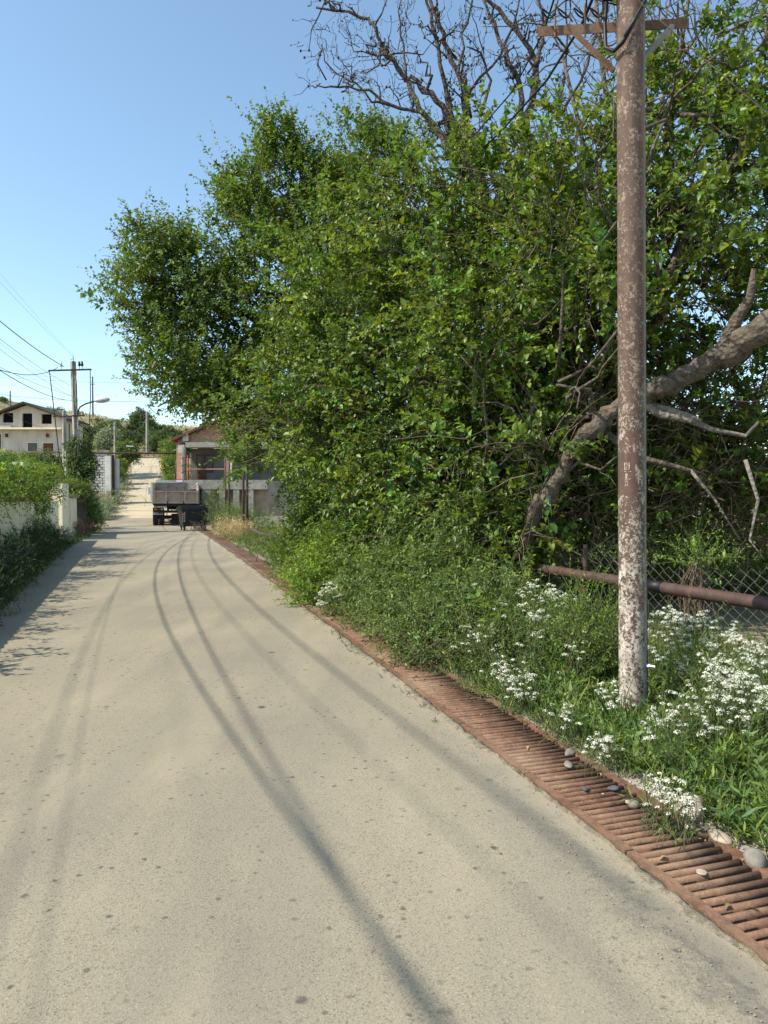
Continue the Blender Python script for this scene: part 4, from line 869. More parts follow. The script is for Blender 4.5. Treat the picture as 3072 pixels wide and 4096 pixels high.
# ------------------------------------------------------------------ gas pipe on the right
gp = thing('gas_pipe', 'brown rusty gas pipe running at knee height behind the verge weeds', 'pipe', (3.0, 5.6, 0))
path = [(5.6, -.9, .80), (4.35, 2.2, .79), (3.0, 5.6, .77), (1.77, 8.6, .77), (-.35, 13.2, .75), (-1.95, 16.5, .62), (-3.8, 22, .50), (-5.2, 27.3, .46)]
mb = MB(); fine = []
for i in range(len(path) - 1):
    for s_ in range(6): f_ = s_ / 6; fine.append(Vector(path[i]).lerp(Vector(path[i + 1]), f_) - gp.location)
fine.append(Vector(path[-1]) - gp.location)
mb.tube(fine, .056, 20); mb.build('pipe', M['rustpipe'], gp, True)
for f_ in ((2.15, 7.68), (3.3, 4.85), (.72, 10.88), (4.0, 3.1)):
    mb = MB(); d = Vector((-.38, .92, 0)).normalized(); c_ = Vector((f_[0], f_[1], .771)) - gp.location; mb.tube([c_ - d * .005, c_ + d * .005], .059, 20); mb.build('weld_ring', M['rustpipe'], gp, True)
mb = MB(); c_ = Vector((2.55, 6.7, .771)) - gp.location; mb.tube([c_ - d * .13, c_ + d * .13], .0585, 20); mb.build('tar_wrap', M['cable'], gp, True)
for X, Y in ((2.42, 7.02), (.25, 11.9), (-2.9, 19.2)):
    mb = MB(); mb.tube([(X - gp.location.x, Y - gp.location.y, -.1), (X - gp.location.x, Y - gp.location.y, .72)], .03, 10); mb.build('support_post', M['rustpipe'], gp, True)
# tall vertical gas pipes
def vpipe(label, px, Y, top, r_, mat='rustpipe', arms=None, zb=-.1):
    X = (px - CX) / FPX * Y; z0 = float(hz(X, Y)); o = thing('gas_riser', label, 'pipe', (X, Y, z0), 0, 'vertical gas pipes by the verge')
    mb = MB(); mb.tube([(0, 0, zb), (0, 0, top * .5), (0, 0, top)], r_, 12); mb.build('riser', M[mat], o, True); return o
v1 = vpipe('nearest vertical rusty gas pipe standing at the drain edge', 243.5, 28.2, 4.9, .05)
v2 = vpipe('second vertical rusty gas pipe, joined to the long horizontal pipe', 247.2, 27.6, 4.85, .052)
mb = MB(); mb.tube([(0, 0, .5), (.1, -.35, .48)], .055, 12); mb.build('elbow', M['rustpipe'], v2, True)
mb = MB(); mb.tube([(-.35, .2, .95), (.12, -.05, .9)], .022, 6); mb.build('bracket', M['rustpipe'], v2, True)
v3 = vpipe('third vertical rusty gas pipe rising from the bush', 229.2, 33.5, 4.0, .05)
v4 = vpipe('thinner farthest vertical gas pipe behind the bush', 225.6, 35, 3.9, .045)
mb = MB(); mb.tube([(0, 0, 3.95), (.4, -1.5, 4.0)], .045, 8); mb.build('top_bend', M['rustpipe'], v4, True)

# chain link fence behind the pipe
fn = thing('chain_link_fence', 'sagging rusty chain link fence behind the brown pipe', 'fence', (3.3, 6.8, 0))
fa, fbv = Vector((2.18, 7.75, 0)), Vector((4.55, 4.9, 0)); fd = (fbv - fa); flen = fd.length; fd.normalize()
s_d = .115; cols = int(flen / (s_d / 2)); rr_ = np.random.default_rng(9)
def fpos(s, z):
    sag = .05 * math.sin(s * 2.1) + .03 * math.sin(s * 5)
    top = z + .04 * math.sin(s * 3 + 1) * (z / .95) - .05 * math.sin(s * 1.1) * z
    out = Vector((.25, .2, 0)) * .12 * math.sin(z * 2.6 + s * .8)
    return fa + fd * (s + .035 * math.sin(z * 4)) + out + Vector((0, 0, top + .02)) - fn.location
for c_ in range(cols):
    mb = MB(); pts = []; nz = 16; s0 = c_ * s_d / 2
    for i in range(nz + 1):
        off = (s_d / 4) * (1 if (i + 0) % 2 else -1); 
        z = i * .062 + .01 * math.sin(c_ * 1.7)
        p = fpos(s0 + off * (1 if c_ % 2 == 0 else -1) * 1.02, z); p.y += .004 * (1 if i % 2 else -1); pts.append(p)
    mb.tube(pts, .0017, 4, cap=False); mb.build('wire', M['steelwire'], fn)
for s_ in (0.02, flen - .05):
    p = fpos(s_, 0); mb = MB(); mb.tube([(p.x, p.y, -.1), (p.x, p.y, 1.1)], .025, 8); mb.build('post', M['rustpipe'], fn)

# ------------------------------------------------------------------ wires by the near pole
def cable(label, pts, r_, mat='cable', group=None, n=6, name='cable'):
    o = MB(); o.tube([Vector(p) for p in pts], r_, n); q = o.build(name, M[mat], None, True); tag(q, label, 'cable', group); return q
def sagline(a, b_, sag, k=14):
    a, b_ = Vector(a), Vector(b_); return [a.lerp(b_, t_ / (k - 1)) - Vector((0, 0, 4 * sag * (t_ / (k - 1)) * (1 - t_ / (k - 1)))) for t_ in range(k)]
cable('grey guy wire slanting down right across the rusty pole', sagline(at(560, -60, 4.6), at(800, 148, 5.2), .02), .004, 'steelwire')
cable('black cable curving down left from the crossarm into the crown', [at(598, -40, 5.0), at(590, 5, 5.1), at(579, 31, 5.6), at(545, 85, 7), at(497, 138, 9), at(450, 180, 11), at(420, 210, 12.5)], .011)
cable('thin black cable steeply crossing the dead branches', [at(556, -20, 5.1), at(552, 5, 5.4), at(542, 37, 6), at(511, 96, 7.5), at(490, 120, 8.5), at(455, 160, 11)], .008)
cable('thin wire looping from the crossarm to the left', [at(548, 20, 5.15), at(562, 8, 5.2), at(580, 2, 5.3), at(600, 8, 5.2), at(622, 14, 5.15)], .005)
cable('thin wire rising from the left end of the crossarm', [at(552, 22, 5.15), at(556, 5, 5.2), at(566, -30, 5.2)], .006)

# ------------------------------------------------------------------ left concrete utility pole, lamp, cables
def pole_obj(label, px, Y, top_py, w_, mat='concrete_pole', z0=None, lean=0, wt=None):
    X = (px - CX) / FPX * Y; zt = CAMH + (HY - top_py) / FPX * Y; zb = float(hz(X, Y)) if z0 is None else z0
    o = thing('utility_pole', label, 'utility pole', (X, Y, zb), 0, None); o.rotation_euler = (0, lean, 0)
    mb = MB(); h = zt - zb; wt = wt or w_ * .75
    mb.tube([(0, 0, -.2), (0, 0, h * .5), (0, 0, h)], [w_ * .7, (w_ + wt) * .35, wt * .7], 4 if w_ > .12 else 8); mb.build('shaft', M[mat], o); return o, h
Xp, Yp = (79 - 384) / 711 * 33.4, 33.4
up, h = pole_obj('concrete utility pole with street lamp and climbing vine on the left roadside', 79, 33.4, 362, .22, lean=R(-1.6), wt=.19)
hp = h
mb = MB(); mb.box((-.1, -.14, h - .42), (2.0, .06, .07)); mb.build('crossarm', M['steel_dark'], up)
mb = MB(); mb.box((.2, -.14, h - 2.55), (.6, .05, .06)); mb.build('crossarm', M['steel_dark'], up)
for x_, z_ in ((-.5, .0), (.35, .0), (.48, .0)):
    mb = MB(); mb.tube([(x_, -.14, h - .42), (x_, -.14, h - .2)], .012, 5); mb.build('insulator_pin', M['steel_dark'], up)
    mb = MB(); mb.tube([(x_, -.14, h - .25), (x_, -.14, h - .18), (x_, -.14, h - .12), (x_, -.14, h - .04)], [.05, .065, .04, .05], 10); mb.build('insulator', M['porcelain'] if x_ < 0 else M['steel_dark'], up, True)
mb = MB(); mb.tube([(.06, -.1, h - .2), (.06, -.1, h + .22)], .014, 5); mb.tube([(-.08, -.1, h + .08), (.06, -.1, h + .1)], .012, 5); mb.build('top_spike', M['steel_dark'], up)
la = [(.18, -.12, h - 2.6), (.2, -.14, h - 2.35), (.32, -.16, h - 2.15), (.6, -.2, h - 2.02), (.95, -.25, h - 1.94), (1.15, -.28, h - 1.9)]
mb = MB(); mb.tube(la, .035, 8); mb.build('lamp_arm', M['steel_dark'], up, True)
import bmesh
bm = bmesh.new(); bmesh.ops.create_uvsphere(bm, u_segments=20, v_segments=12, radius=1)
for v_ in bm.verts: v_.co = Vector((v_.co.x * .37 * (1 - .12 * v_.co.x), v_.co.y * .16, v_.co.z * (.14 if v_.co.z > 0 else .13)))
me = bpy.data.meshes.new('lamp_head'); bm.to_mesh(me); bm.free(); me.materials.append(M['lamp']); me.polygons.foreach_set('use_smooth', [True] * len(me.polygons))
lh = bpy.data.objects.new('lamp_head', me); COL.objects.link(lh); lh.parent = up; lh.location = (1.45, -.3, h - 1.88); lh.rotation_euler = (0, R(-4), 0)
mb = MB(); mb.tube([(-1.05, -.16, h - .42), (-.98, -.1, h - 1.6), (-.8, -.05, h - 4.2), (-.45, 0, h - 6.0)], .022, 6); mb.build('down_cable', M['cable'], up, True)
mb = MB(); mb.tube([(.85, -.16, h - .45), (.8, -.1, h - 1.7), (.6, -.05, h - 4.2), (.3, 0, h - 5.6)], .02, 6); mb.build('down_cable', M['cable'], up, True)
for i in range(7):
    mb = MB(); r_ = random.Random(i); q = [(.13 + r_.uniform(-.05, .1), -.14, h - .6 - j * .6 + r_.uniform(-.1, .1)) for j in range(8)]; mb.tube(q, .009, 4); mb.build('service_wire', M['cable'] if i % 2 else M['lamp'], up, True)
for s_ in range(3):
    mb = MB(); mb.box((0, -.0, .7 + .55 * s_), (.36, .36, .05)); mb.build('steel_band', M['rustpipe'], up)
mb = MB(); mb.tube([(-.3, -.35, -.1), (-.3, -.35, 1.55)], [.16, .14], 4); tag(mb.build('pole_stub', M['concrete'], up))
S0 = Vector((Xp, Yp, 0))
def sp(px, py, Y=33.4): return at(px, py, Y)
CB = [('thick black cable sweeping down from the upper left to the lamp pole crossarm', sp(65, 367), (-7.15, -.79, 9.93), 1.09, .032), ('slack black cable dipping below the thick one to the crossarm end', sp(59, 368), (-3.88, -3.29, 6.8), 2.23, .028),
      ('black cable running to the lamp bracket from the left edge', sp(72.8, 400.8), (-.73, -10.96, 6.59), 1.58, .022), ('second thinner cable beside the lamp bracket cable', sp(72.8, 396), (-7.6, -5.07, 9.49), 1.56, .013),
      ('thin wire meeting the pole between crossarm and lamp', sp(72, 386), (-7.19, -3.73, 10.81), 1.36, .013), ('thin wire meeting the pole just above the lamp arm', sp(72, 397), (-6.39, -8.08, 11.0), 1.29, .011),
      ('thin wire reaching the pole top from high above', sp(74, 357), (-9.9, -3.0, 15.3), .9, .006), ('faint wire beside the highest wire', sp(76, 358), (-9.2, -3.0, 15.6), .9, .005), ('very thin wire below the thick cable', sp(72, 393), (-10.8, -3, 12.8), 1.0, .006),
      ('low wire sloping down to the lower part of the lamp pole', sp(73, 411), (-6.0, -4, 5.6), .9, .008), ('lowest wire crossing in front of the two storey house', sp(68, 434), (-4.2, -3, 5.3), .8, .007)]
for lab, a, b_, sg, r_ in CB: cable(lab, sagline(a, b_, sg, 30), r_ * (.48 if r_ > .02 else .55))
cable('thin wire crossing the sky horizontally below the lamp', sagline(at(-20, 392, 60), at(215, 397, 60), .6), .014)
cable('faint horizontal wire above the lamp', sagline(at(-20, 376, 90), at(215, 383, 90), .4), .014)
cable('lower faint horizontal wire above the lamp head', sagline(at(-20, 374, 110), at(215, 380, 110), .2), .012)

# secondary poles
o, h = pole_obj('shorter grey pole just left of the vine covered lamp pole', 65, 38, 411, .2); mb = MB(); mb.box((.1, -.1, h - .3), (1.3, .05, .06)); mb.build('crossarm', M['steel_dark'], o)
o, h = pole_obj('thin rusty pole between the two left concrete poles', 70, 36, 424, .07, 'rustpipe')
o, h = pole_obj('white painted post below the lamp pole', 66.5, 35.5, 451, .13, 'white')
o, h = pole_obj('thin lone pole on the grassy hill against the sky', 93.5, 150, 377, .3, 'bark_grey'); mb = MB(); mb.box((0, 0, h - 1.6), (1.0, .1, .12)); mb.build('crossarm', M['steel_dark'], o)
o, h = pole_obj('pale pole in front of the round hill tree', 147.6, 105, 412, .36); mb = MB(); mb.box((0, 0, h - .8), (1.4, .1, .1)); mb.build('crossarm', M['steel_dark'], o)
o, h = pole_obj('pole with a small lamp beside the road up the hill', 115.5, 62, 422, .2); mb = MB(); mb.tube([(0, 0, h - 2.4), (1.0, 0, h - 2.1)], .03, 5); mb.build('lamp_arm', M['steel_dark'], o)
mb = MB(); mb.box((1.3, 0, h - 2.1), (.6, .2, .14)); mb.build('lamp_head', M['lamp'], o)
o, h = pole_obj('short post on the roof line of the left house', 11.3, 100, 391, .18, 'bark_grey')
for i, (a, b_, sg) in enumerate(((sp(79, 415), at(115, 425, 62), .8), (sp(79, 420), at(147, 418, 105), 1.5), (sp(79, 430), at(180, 440, 47), .7), (at(115, 425, 62), at(147, 420, 105), 1), (sp(80, 440), at(115, 430, 62), 1.2), (sp(80, 425), at(178, 430, 46), 1.0), (at(65, 413, 38), at(115, 424, 62), .8), (at(147, 416, 105), at(230, 405, 60), 1.2))):
    cable('thin dark wire ' + ('from the lamp pole towards the small road lamp pole', 'from the lamp pole up to the pale hillside pole', 'from the lamp pole across to the brick house, upper of two', 'between the small road lamp pole and the pale hillside pole', 'from the lamp pole to the road lamp pole, lowest', 'from the lamp pole to the brick house, higher at its left end', 'between the short grey pole and the road lamp pole', 'from the pale hillside pole towards the far mulberry')[i], sagline(a, b_, sg), .014, group='wires between the far poles')

# ------------------------------------------------------------------ overhead gas pipe across the road
og = thing('overhead_gas_pipe', 'rusty gas pipe crossing the road high above on red posts', 'pipe', (0, 47, 0))
zt = CAMH + (HY - 453.6) / FPX * 47; xL = (51 - CX) / FPX * 47; xR = (188 - CX) / FPX * 47
mb = MB(); mb.tube([(xL, 0, zt + .1), (xL + 3, 0, zt + .03), (xR, 0, zt)], .06, 10); mb.build('pipe', M['rustpipe'], og, True)
mb = MB(); mb.tube([(xR, 0, zt + .05), (xR + .05, 0, 1.6)], .06, 8); mb.build('post', M['redpipe'], og, True)
mb = MB(); mb.tube([(xR - .75, .1, zt), (xR - .95, .1, 1.8)], .045, 8); mb.build('post', M['rustpipe'], og, True)
for x_ in (xL, xL + 1.7):
    mb = MB(); mb.tube([(x_, 0, zt + .1), (x_, 0, .4)], .08, 8); mb.build('post', M['redpipe'] if x_ == xL else M['rustpipe'], og, True)
# tall pair of rusty posts by the wall corner
for lab, px in (('pair post, left rusty pipe at the white wall corner', 112.5), ('pair post, right rusty pipe at the white wall corner', 114)):
    o, h = pole_obj(lab, px, 52, 455, .1, 'rustpipe')

# ------------------------------------------------------------------ left roadside: walls, pillars, plants
def wallseg(o, a, b_, h, th, mat, name='wall', z0=None, zoff=0):
    a, b_ = Vector(a), Vector(b_); d = b_ - a; L_ = d.length; ang = math.atan2(d.y, d.x)
    zb = (float(min(hz(a.x, a.y), hz(b_.x, b_.y))) - .3) if z0 is None else z0
    mb = MB(); c_ = (a + b_) / 2; mb.box((c_.x - o.location.x, c_.y - o.location.y, (zb + h) / 2 - o.location.z), (L_, th, h - zb), Matrix.Rotation(ang, 3, 'Z')); return mb.build(name, M[mat], o)
def wx(Y): return -8.26 - .348 * (Y - 15)
w1 = thing('garden_wall', 'cream rendered garden wall with red tile coping under the vine', 'wall', (wx(15), 15, 0))
wallseg(w1, (wx(3), 3, 0), (wx(26.6), 26.6, 0), 1.52, .22, 'cream')
dirw = Vector((-.352, 1, 0)).normalized(); aw = math.atan2(dirw.y, dirw.x)
tile_me = None
for i in range(110):
    s_ = i * .22; c_ = Vector((wx(3), 3, 0)) + dirw * s_
    if tile_me is None:
        mb = MB(); seg = 7; vs_ = []
        for xx in (-.12, .12):
            for k_ in range(seg): q = math.pi * k_ / (seg - 1); rr = .13 if xx < 0 else .115; vs_.append((xx, math.cos(q) * rr, math.sin(q) * rr * .75))
        fs = [(k_, k_ + 1, seg + k_ + 1, seg + k_) for k_ in range(seg - 1)] + [tuple(range(seg)), tuple(range(2 * seg - 1, seg - 1, -1))]
        mb.add(vs_, fs); o = mb.build('tile', M['tile'], w1); tile_me = o.data
    else:
        o = bpy.data.objects.new('tile', tile_me); COL.objects.link(o); o.parent = w1
    o.location = c_ + Vector((0, 0, 1.53)) - w1.location; o.rotation_euler = (0, R(3), aw)
# gate frame in the wall hidden by vine: three pillars and two lintels
gf = thing('gate_frame', 'cream gate frame with tall pillars and lintels in the vine on the left', 'gate', (wx(21), 21, 0))
for Y in (19.6, 21.3):
    mb = MB(); mb.box((wx(Y) - gf.location.x - .15, Y - gf.location.y, 1.3), (.3, .3, 2.6)); mb.build('pillar', M['cream'], gf)
mb = MB(); mb.box((-.15 , -.5, 1.9), (.16, 2.2, .14), Matrix.Rotation(math.atan(.352), 3, 'Z')); mb.build('lintel', M['cream'], gf)
gpl = thing('gate_pillar', 'tall cream gate pillar with a rounded cap beyond the vine', 'pillar', (-12.72, 27.6, 0))
mb = MB(); mb.box((-.02, 0, 1.06), (.62, .5, 2.14)); mb.build('pillar_body', M['cream'], gpl)
mb = MB(); mb.box((.32, .02, 1.08), (.06, .56, 2.2)); mb.build('side_panel', M['cream'], gpl)
mb = MB(); mb.tube([(-.02, 0, 2.13), (-.02, 0, 2.17)], [.36, .34], 18); mb.build('cap', M['cream'], gpl)
w2 = thing('garden_wall', 'cream garden wall section with a mossy sloped coping behind the pillar', 'wall', (-13.0, 30, 0))
wallseg(w2, (-12.5, 28.1, 0), (-13.6, 31.2, 0), 1.62, .22, 'cream'); wallseg(w2, (-12.5, 28.1, 0), (-13.65, 31.3, 0), 1.74, .42, 'tan_stone', 'coping', 1.62)
w3 = thing('wooden_gatepost', 'dark weathered timber post beside the concrete stub', 'post', (-13.55, 31.8, 0)); mb = MB(); mb.box((0, 0, .8), (.45, .2, 1.75)); mb.build('post', M['roofdark'], w3)
w4 = thing('yard_wall', 'rough grey concrete yard wall behind the vine covered pillar', 'wall', (-17, 36, 0)); wallseg(w4, (-19.5, 35, 0), (-15.6, 37.2, 0), 2.75, .3, 'concrete', 'wall')
w4b = thing('yard_wall', 'whitish lumpy yard wall behind the dark shrubs', 'wall', (-20, 44, 0)); wallseg(w4b, (-24, 42, 0), (-18.5, 44, 0), 3.3, .3, 'greyblock', 'wall')
# white block wall and stone wall by the rising road
w5 = thing('block_wall', 'white painted block wall of a shed beside the rising road', 'wall', (-20.5, 52, .8))
zt5 = CAMH + (HY - 421.5 - 31) / FPX * 52
a5, b5 = Vector(((84 - CX) / FPX * 52, 52, 0)), Vector(((108 - CX) / FPX * 52, 52, 0))
mb = MB(); rb = random.Random(4); row = 0; z = 1.1; ztop = CAMH + (HY - 452) / FPX * 52
mb2 = MB(); mb2.box(((a5.x + b5.x) / 2 + 20.5, .12, (ztop + .5) / 2 - .8), (b5.x - a5.x, .2, ztop - .5)); mb2.build('wall', M['concrete'], w5)
while z < ztop - .1:
    x = a5.x - (.2 if row % 2 else 0)
    while x < b5.x - .05:
        x0, x1 = max(x, a5.x), min(x + .39, b5.x)
        if x1 - x0 > .06: mb.box(((x0 + x1) / 2 + 20.5, -.03 + rb.uniform(-.012, .012), z + .095 - .8), (x1 - x0 - .035, .1, .165))
        x += .4
    z += .2; row += 1
o = mb.build('blocks', M['greyblock'], w5); o['kind'] = 'stuff'
mb = MB(); mb.box(((a5.x + b5.x) / 2 + 20.4, .1, ztop - .8 + .06), (b5.x - a5.x + .5, .6, .12)); mb.build('roof_edge', M['tan_stone'], w5)
cp = thing('gate_pillar', 'white chipped concrete corner pillar of the block wall', 'pillar', (b5.x + .12, 51.9, 1.0)); mb = MB(); mb.box((0, 0, (ztop - 1.4) / 2 - .3), (.42, .4, ztop - .6)); mb.build('pillar_body', M['white'], cp); mb = MB(); mb.box((.42, .4, (ztop - 1.4) / 2 - .4), (.3, .3, ztop - .8)); mb.build('side_post', M['white'], cp)
w6 = thing('stone_wall', 'low tan stone wall with uneven top in front of the block wall', 'wall', (-20.5, 49.5, .5))
rb2 = random.Random(8); zb = .3; row = 0
x0w, x1w = (85 - CX) / FPX * 49.5, (108 - CX) / FPX * 49.5
mb = MB(); z = .4
while z < 2.1:
    x = x0w - rb2.uniform(0, .2)
    while x < x1w:
        w_ = rb2.uniform(.2, .38); hh = .17
        if z < 1.95 + .12 * math.sin(x * 1.3): mb.box((x + w_ / 2 + 20.5, rb2.uniform(-.03, .03), z + hh / 2 - .5), (w_ - .02, .3 + rb2.uniform(0, .05), hh - .015))
        x += w_
    z += hh
o = mb.build('stones', M['tan_stone'], w6); o['kind'] = 'stuff'
mb = MB(); mb.box(((x0w + x1w) / 2 + 20.5, .03, .3), (x1w - x0w, .2, 2.0)); mb.build('core', M['trench'], w6)

# vegetation left
shrub('wisteria_vine', 'bright yellow green wisteria vine spilling over the red tiled garden wall', 'vine', [E_(2, 484, 17, .8, .9, .3), E_(22, 484, 19, .9, 1.0, .36), E_(10, 474, 21, 1.0, 1.1, .4), E_(31, 488, 21.5, .4, .8, .36), E_(32, 502, 22.5, .26, .5, .4), E_(-25, 486, 14, .8, 1, .3)] + [((wx(Y) + .05, Y, 1.6), (.18, .6, .10)) for Y in (6.5, 8.0, 9.3, 10.8, 12.2)], M['leaf_wist'], 620, .10, .42, nl=14, kind='diamond', seed=90, slen=(.3, .75), droop=.5, yel=.2, tvar=.5, stem=False)  # small out-of-view sprigs on the wall top added to roughen its shadow edge
shrub('climbing_bush', 'dark leafy bush climbing down the wall beside the cream pillar', 'bush', [E_(33, 518, 22, .3, .6, .65), E_(40, 540, 22.5, .28, .5, .35), E_(27, 511, 20.5, .2, .5, .5)], M['leaf_near'], 1000, .09, .45, nl=12, kind='diamond', seed=91, stem=False)
rj = [GE((wx(Y) + float(xl(Y))) / 2 + .05, Y, h_, (float(xl(Y)) - wx(Y)) / 2 + .1, .95) for Y, h_ in ((8.2, .6), (9.6, .75), (11.2, .7), (12.8, .82), (14.6, .76), (16.5, .8), (18.4, .75), (20.4, .7), (22.2, .6))]
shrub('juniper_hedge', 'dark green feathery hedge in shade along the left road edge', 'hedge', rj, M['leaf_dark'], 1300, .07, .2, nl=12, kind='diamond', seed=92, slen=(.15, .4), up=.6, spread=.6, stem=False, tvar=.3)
shrub('juniper_bush', 'sunlit feathery juniper tip at the foot of the vine', 'bush', [GP(24, 19.0, 1.25, .45), GP(33, 20, 1.0, .4)], M['leaf_olive'], 1200, .06, .15, nl=12, kind='diamond', seed=93, up=.8, spread=.5)
shrub('thorny_bush', 'dark twiggy bush trailing onto the road below the pillar', 'bush', [GP(46, 22.5, .45, .4), GP(56, 24.5, .25, .35)], M['leaf_dark'], 900, .05, .35, nl=10, kind='diamond', seed=94)
def sticks():
    o = thing('dry_branches', 'pile of pale dry branches lying in the left hedge', 'branches', (-6.6, 12.6, .3)); r = np.random.default_rng(3); pp = []
    for i in range(24):
        a_ = np.array([r.uniform(-.7, -.1), r.uniform(-1.0, 1.0), r.uniform(.1, .4)]); pp.append(branch_poly(a_, a_ + np.array([r.uniform(.2, .6), r.uniform(-.5, .5), r.uniform(-.1, .3)]), 6, .3, r, 0))
    stems('twigs', M['bark_grey'], np.array(pp), np.repeat(np.linspace(.008, .003, 6)[None], 24, 0), o)
sticks()
shrub('vine', 'dark ivy like vine wrapped around the concrete lamp pole', 'vine', [E_(80, 452, 33.2, .45, .4, .8), E_(80, 475, 33.1, .42, .4, 1.0), E_(84, 465, 33, .55, .3, .4), E_(78, 497, 33, .4, .4, .6)], M['leaf_hill'], 900, .17, .4, nl=9, kind='diamond', seed=95, slen=(.25, .55), droop=.9, up=-.3, stem=False)
shrub('roadside_bush', 'leafy green bush at the foot of the lamp pole', 'bush', [E_(74, 492, 32, .7, .7, .5), E_(85, 508, 32.5, .55, .6, .8), E_(90, 520, 33, .45, .5, .7), E_(70, 500, 33, .6, .6, .6)], M['leaf_weed'], 1100, .09, .45, nl=10, kind='diamond', seed=96)
shrub('spiky_plant', 'spiky yucca like plant at the road edge behind the pink flowers', 'plant', [GP(92, 35, .9, .5)], M['leaf_grey'], 260, .55, .06, nl=7, kind='diamond', seed=97, slen=(.1, .2), stem=False)
shrub('spiky_plant', 'second yucca like clump lower beside the rising road', 'plant', [GP(103, 45, 1.0, .7), GP(98, 43, .8, .6)], M['leaf_grey'], 200, .55, .06, nl=7, kind='diamond', seed=98, slen=(.1, .2), stem=False)
flower_clump('low clump of pink red flowers at the foot of the cream wall', [GP(70, 28.8, .5, .5), GP(80, 29.6, .5, .5), GP(86, 31, .45, .4)], 150, 99, .045, 'petal_pink', 500, 'pink flowers at the left wall', 'leaf_dark', 'flowering_bush')
shrub('yard_shrub', 'dark green shrubs in the yard behind the vine', 'bush', [E_(5, 468, 42, 1.8, 1.5, .7), E_(28, 470, 42, 1.5, 1.5, .6), E_(46, 466, 43, .9, 1.3, .7), E_(18, 476, 40, 1.5, 1.3, .5)], M['leaf_hill'], 420, .16, .45, nl=9, kind='diamond', seed=100, slen=(.3, .7))
shrub('yard_vine', 'bright green grape leaves on top of the grey yard wall', 'vine', [E_(45, 473, 36.5, .8, .6, .25), E_(56, 474, 37, .5, .6, .2), E_(36, 476, 36, .5, .6, .25)], M['leaf_wist'], 1200, .13, .6, nl=8, kind='diamond', seed=101)
shrub('roadside_bush', 'dusty bushes along the left edge of the rising road', 'bush', [GP(104, 47, .9, .6), GP(113, 52, 1.0, .8), GP(118, 57, 1.1, .8), GP(122, 62, 1.0, .8), GP(110, 49, .7, .6)], M['leaf_grey'], 420, .14, .3, nl=8, kind='diamond', seed=102)

def far_tree(label, E, mat, dens, leafL, seed, trunk=None, name='tree', cat='tree', kind='diamond'):
    return shrub(name, label, cat, E, M[mat], dens, leafL, .6, nl=8, kind=kind, seed=seed, slen=(.3, .8), stem=True, inner=.2, stemmat='twig')
far_tree('round grey green tree on the hillside behind the pale pole', [E_(142, 425, 122, 2.0, 2, 2.4), E_(136, 434, 122, 1.6, 2, 1.6), E_(149, 434, 121, 1.7, 2, 2.2), E_(144, 445, 120, 1.8, 2, 1.6)], 'leaf_hill', 330, .28, 110)
far_tree('dark leafy tree at the left side of the rising road', [E_(126, 451, 72, 1.0, 1, .8), E_(120, 458, 71, .7, .8, 1.1), E_(131, 457, 72, .8, .8, .7), E_(120, 470, 66, .55, .7, 1.2), E_(117, 479, 62, .4, .6, .8)], 'leaf_near', 420, .2, 111)
far_tree('pale white blossoming tree beside the dark roadside tree', [E_(109, 440, 74, 1.1, 1, 1.0), E_(104, 446, 73, .7, 1, .6)], 'leaf_grey', 500, .2, 112)
far_tree('dark shrubs on the hillside behind the lamp pole', [E_(88, 440, 95, 1.6, 1.5, 1.6), E_(96, 447, 94, 2.0, 1.5, 1.5), E_(105, 434, 115, 2.2, 2, 1.4), E_(112, 430, 118, 2.0, 2, 1.1), E_(98, 436, 118, 1.4, 2, 1.0)], 'leaf_hill', 330, .26, 113, name='hillside_shrubs', cat='bush')
far_tree('bushes on the hillside right of the round tree', [E_(160, 446, 110, 2.2, 2, 1.6), E_(170, 440, 112, 2.2, 2, 1.6), E_(164, 434, 125, 2, 2, 1.2), E_(178, 448, 100, 1.8, 2, 1.3), E_(155, 440, 118, 1.4, 1.5, 1.5)], 'leaf_hill', 330, .26, 114, name='hillside_shrubs', cat='bush')
far_tree('green bushes left of the brick gabled house', [E_(174, 457, 62, .8, 1, 1.2), E_(174, 470, 56, .6, 1, 1.0), E_(171, 449, 72, .9, 1, .8), E_(171, 484, 52, .35, .7, .5)], 'leaf_near', 420, .18, 115, name='roadside_bush', cat='bush')
far_tree('scrubby bushes along the foot of the hill left of the house', [E_(130, 440, 100, 1.6, 1.5, .9), E_(120, 437, 100, 1.2, 1.5, .7)], 'leaf_hill', 300, .24, 116, name='hillside_shrubs', cat='bush')
rh = np.random.default_rng(77)
sc_e = [((x_, y_, float(hz(x_, y_)) + .3), (rh.uniform(.6, 1.6), 1.0, rh.uniform(.4, .8))) for x_, y_ in zip(rh.uniform(-110, 10, 70), rh.uniform(105, 160, 70))]
s_o, _, _ = shrub('scrub', 'scattered scrub on the dry hillside', 'scrub', sc_e, M['leaf_hill'], 90, .3, .5, nl=7, kind='diamond', seed=117, stem=False)
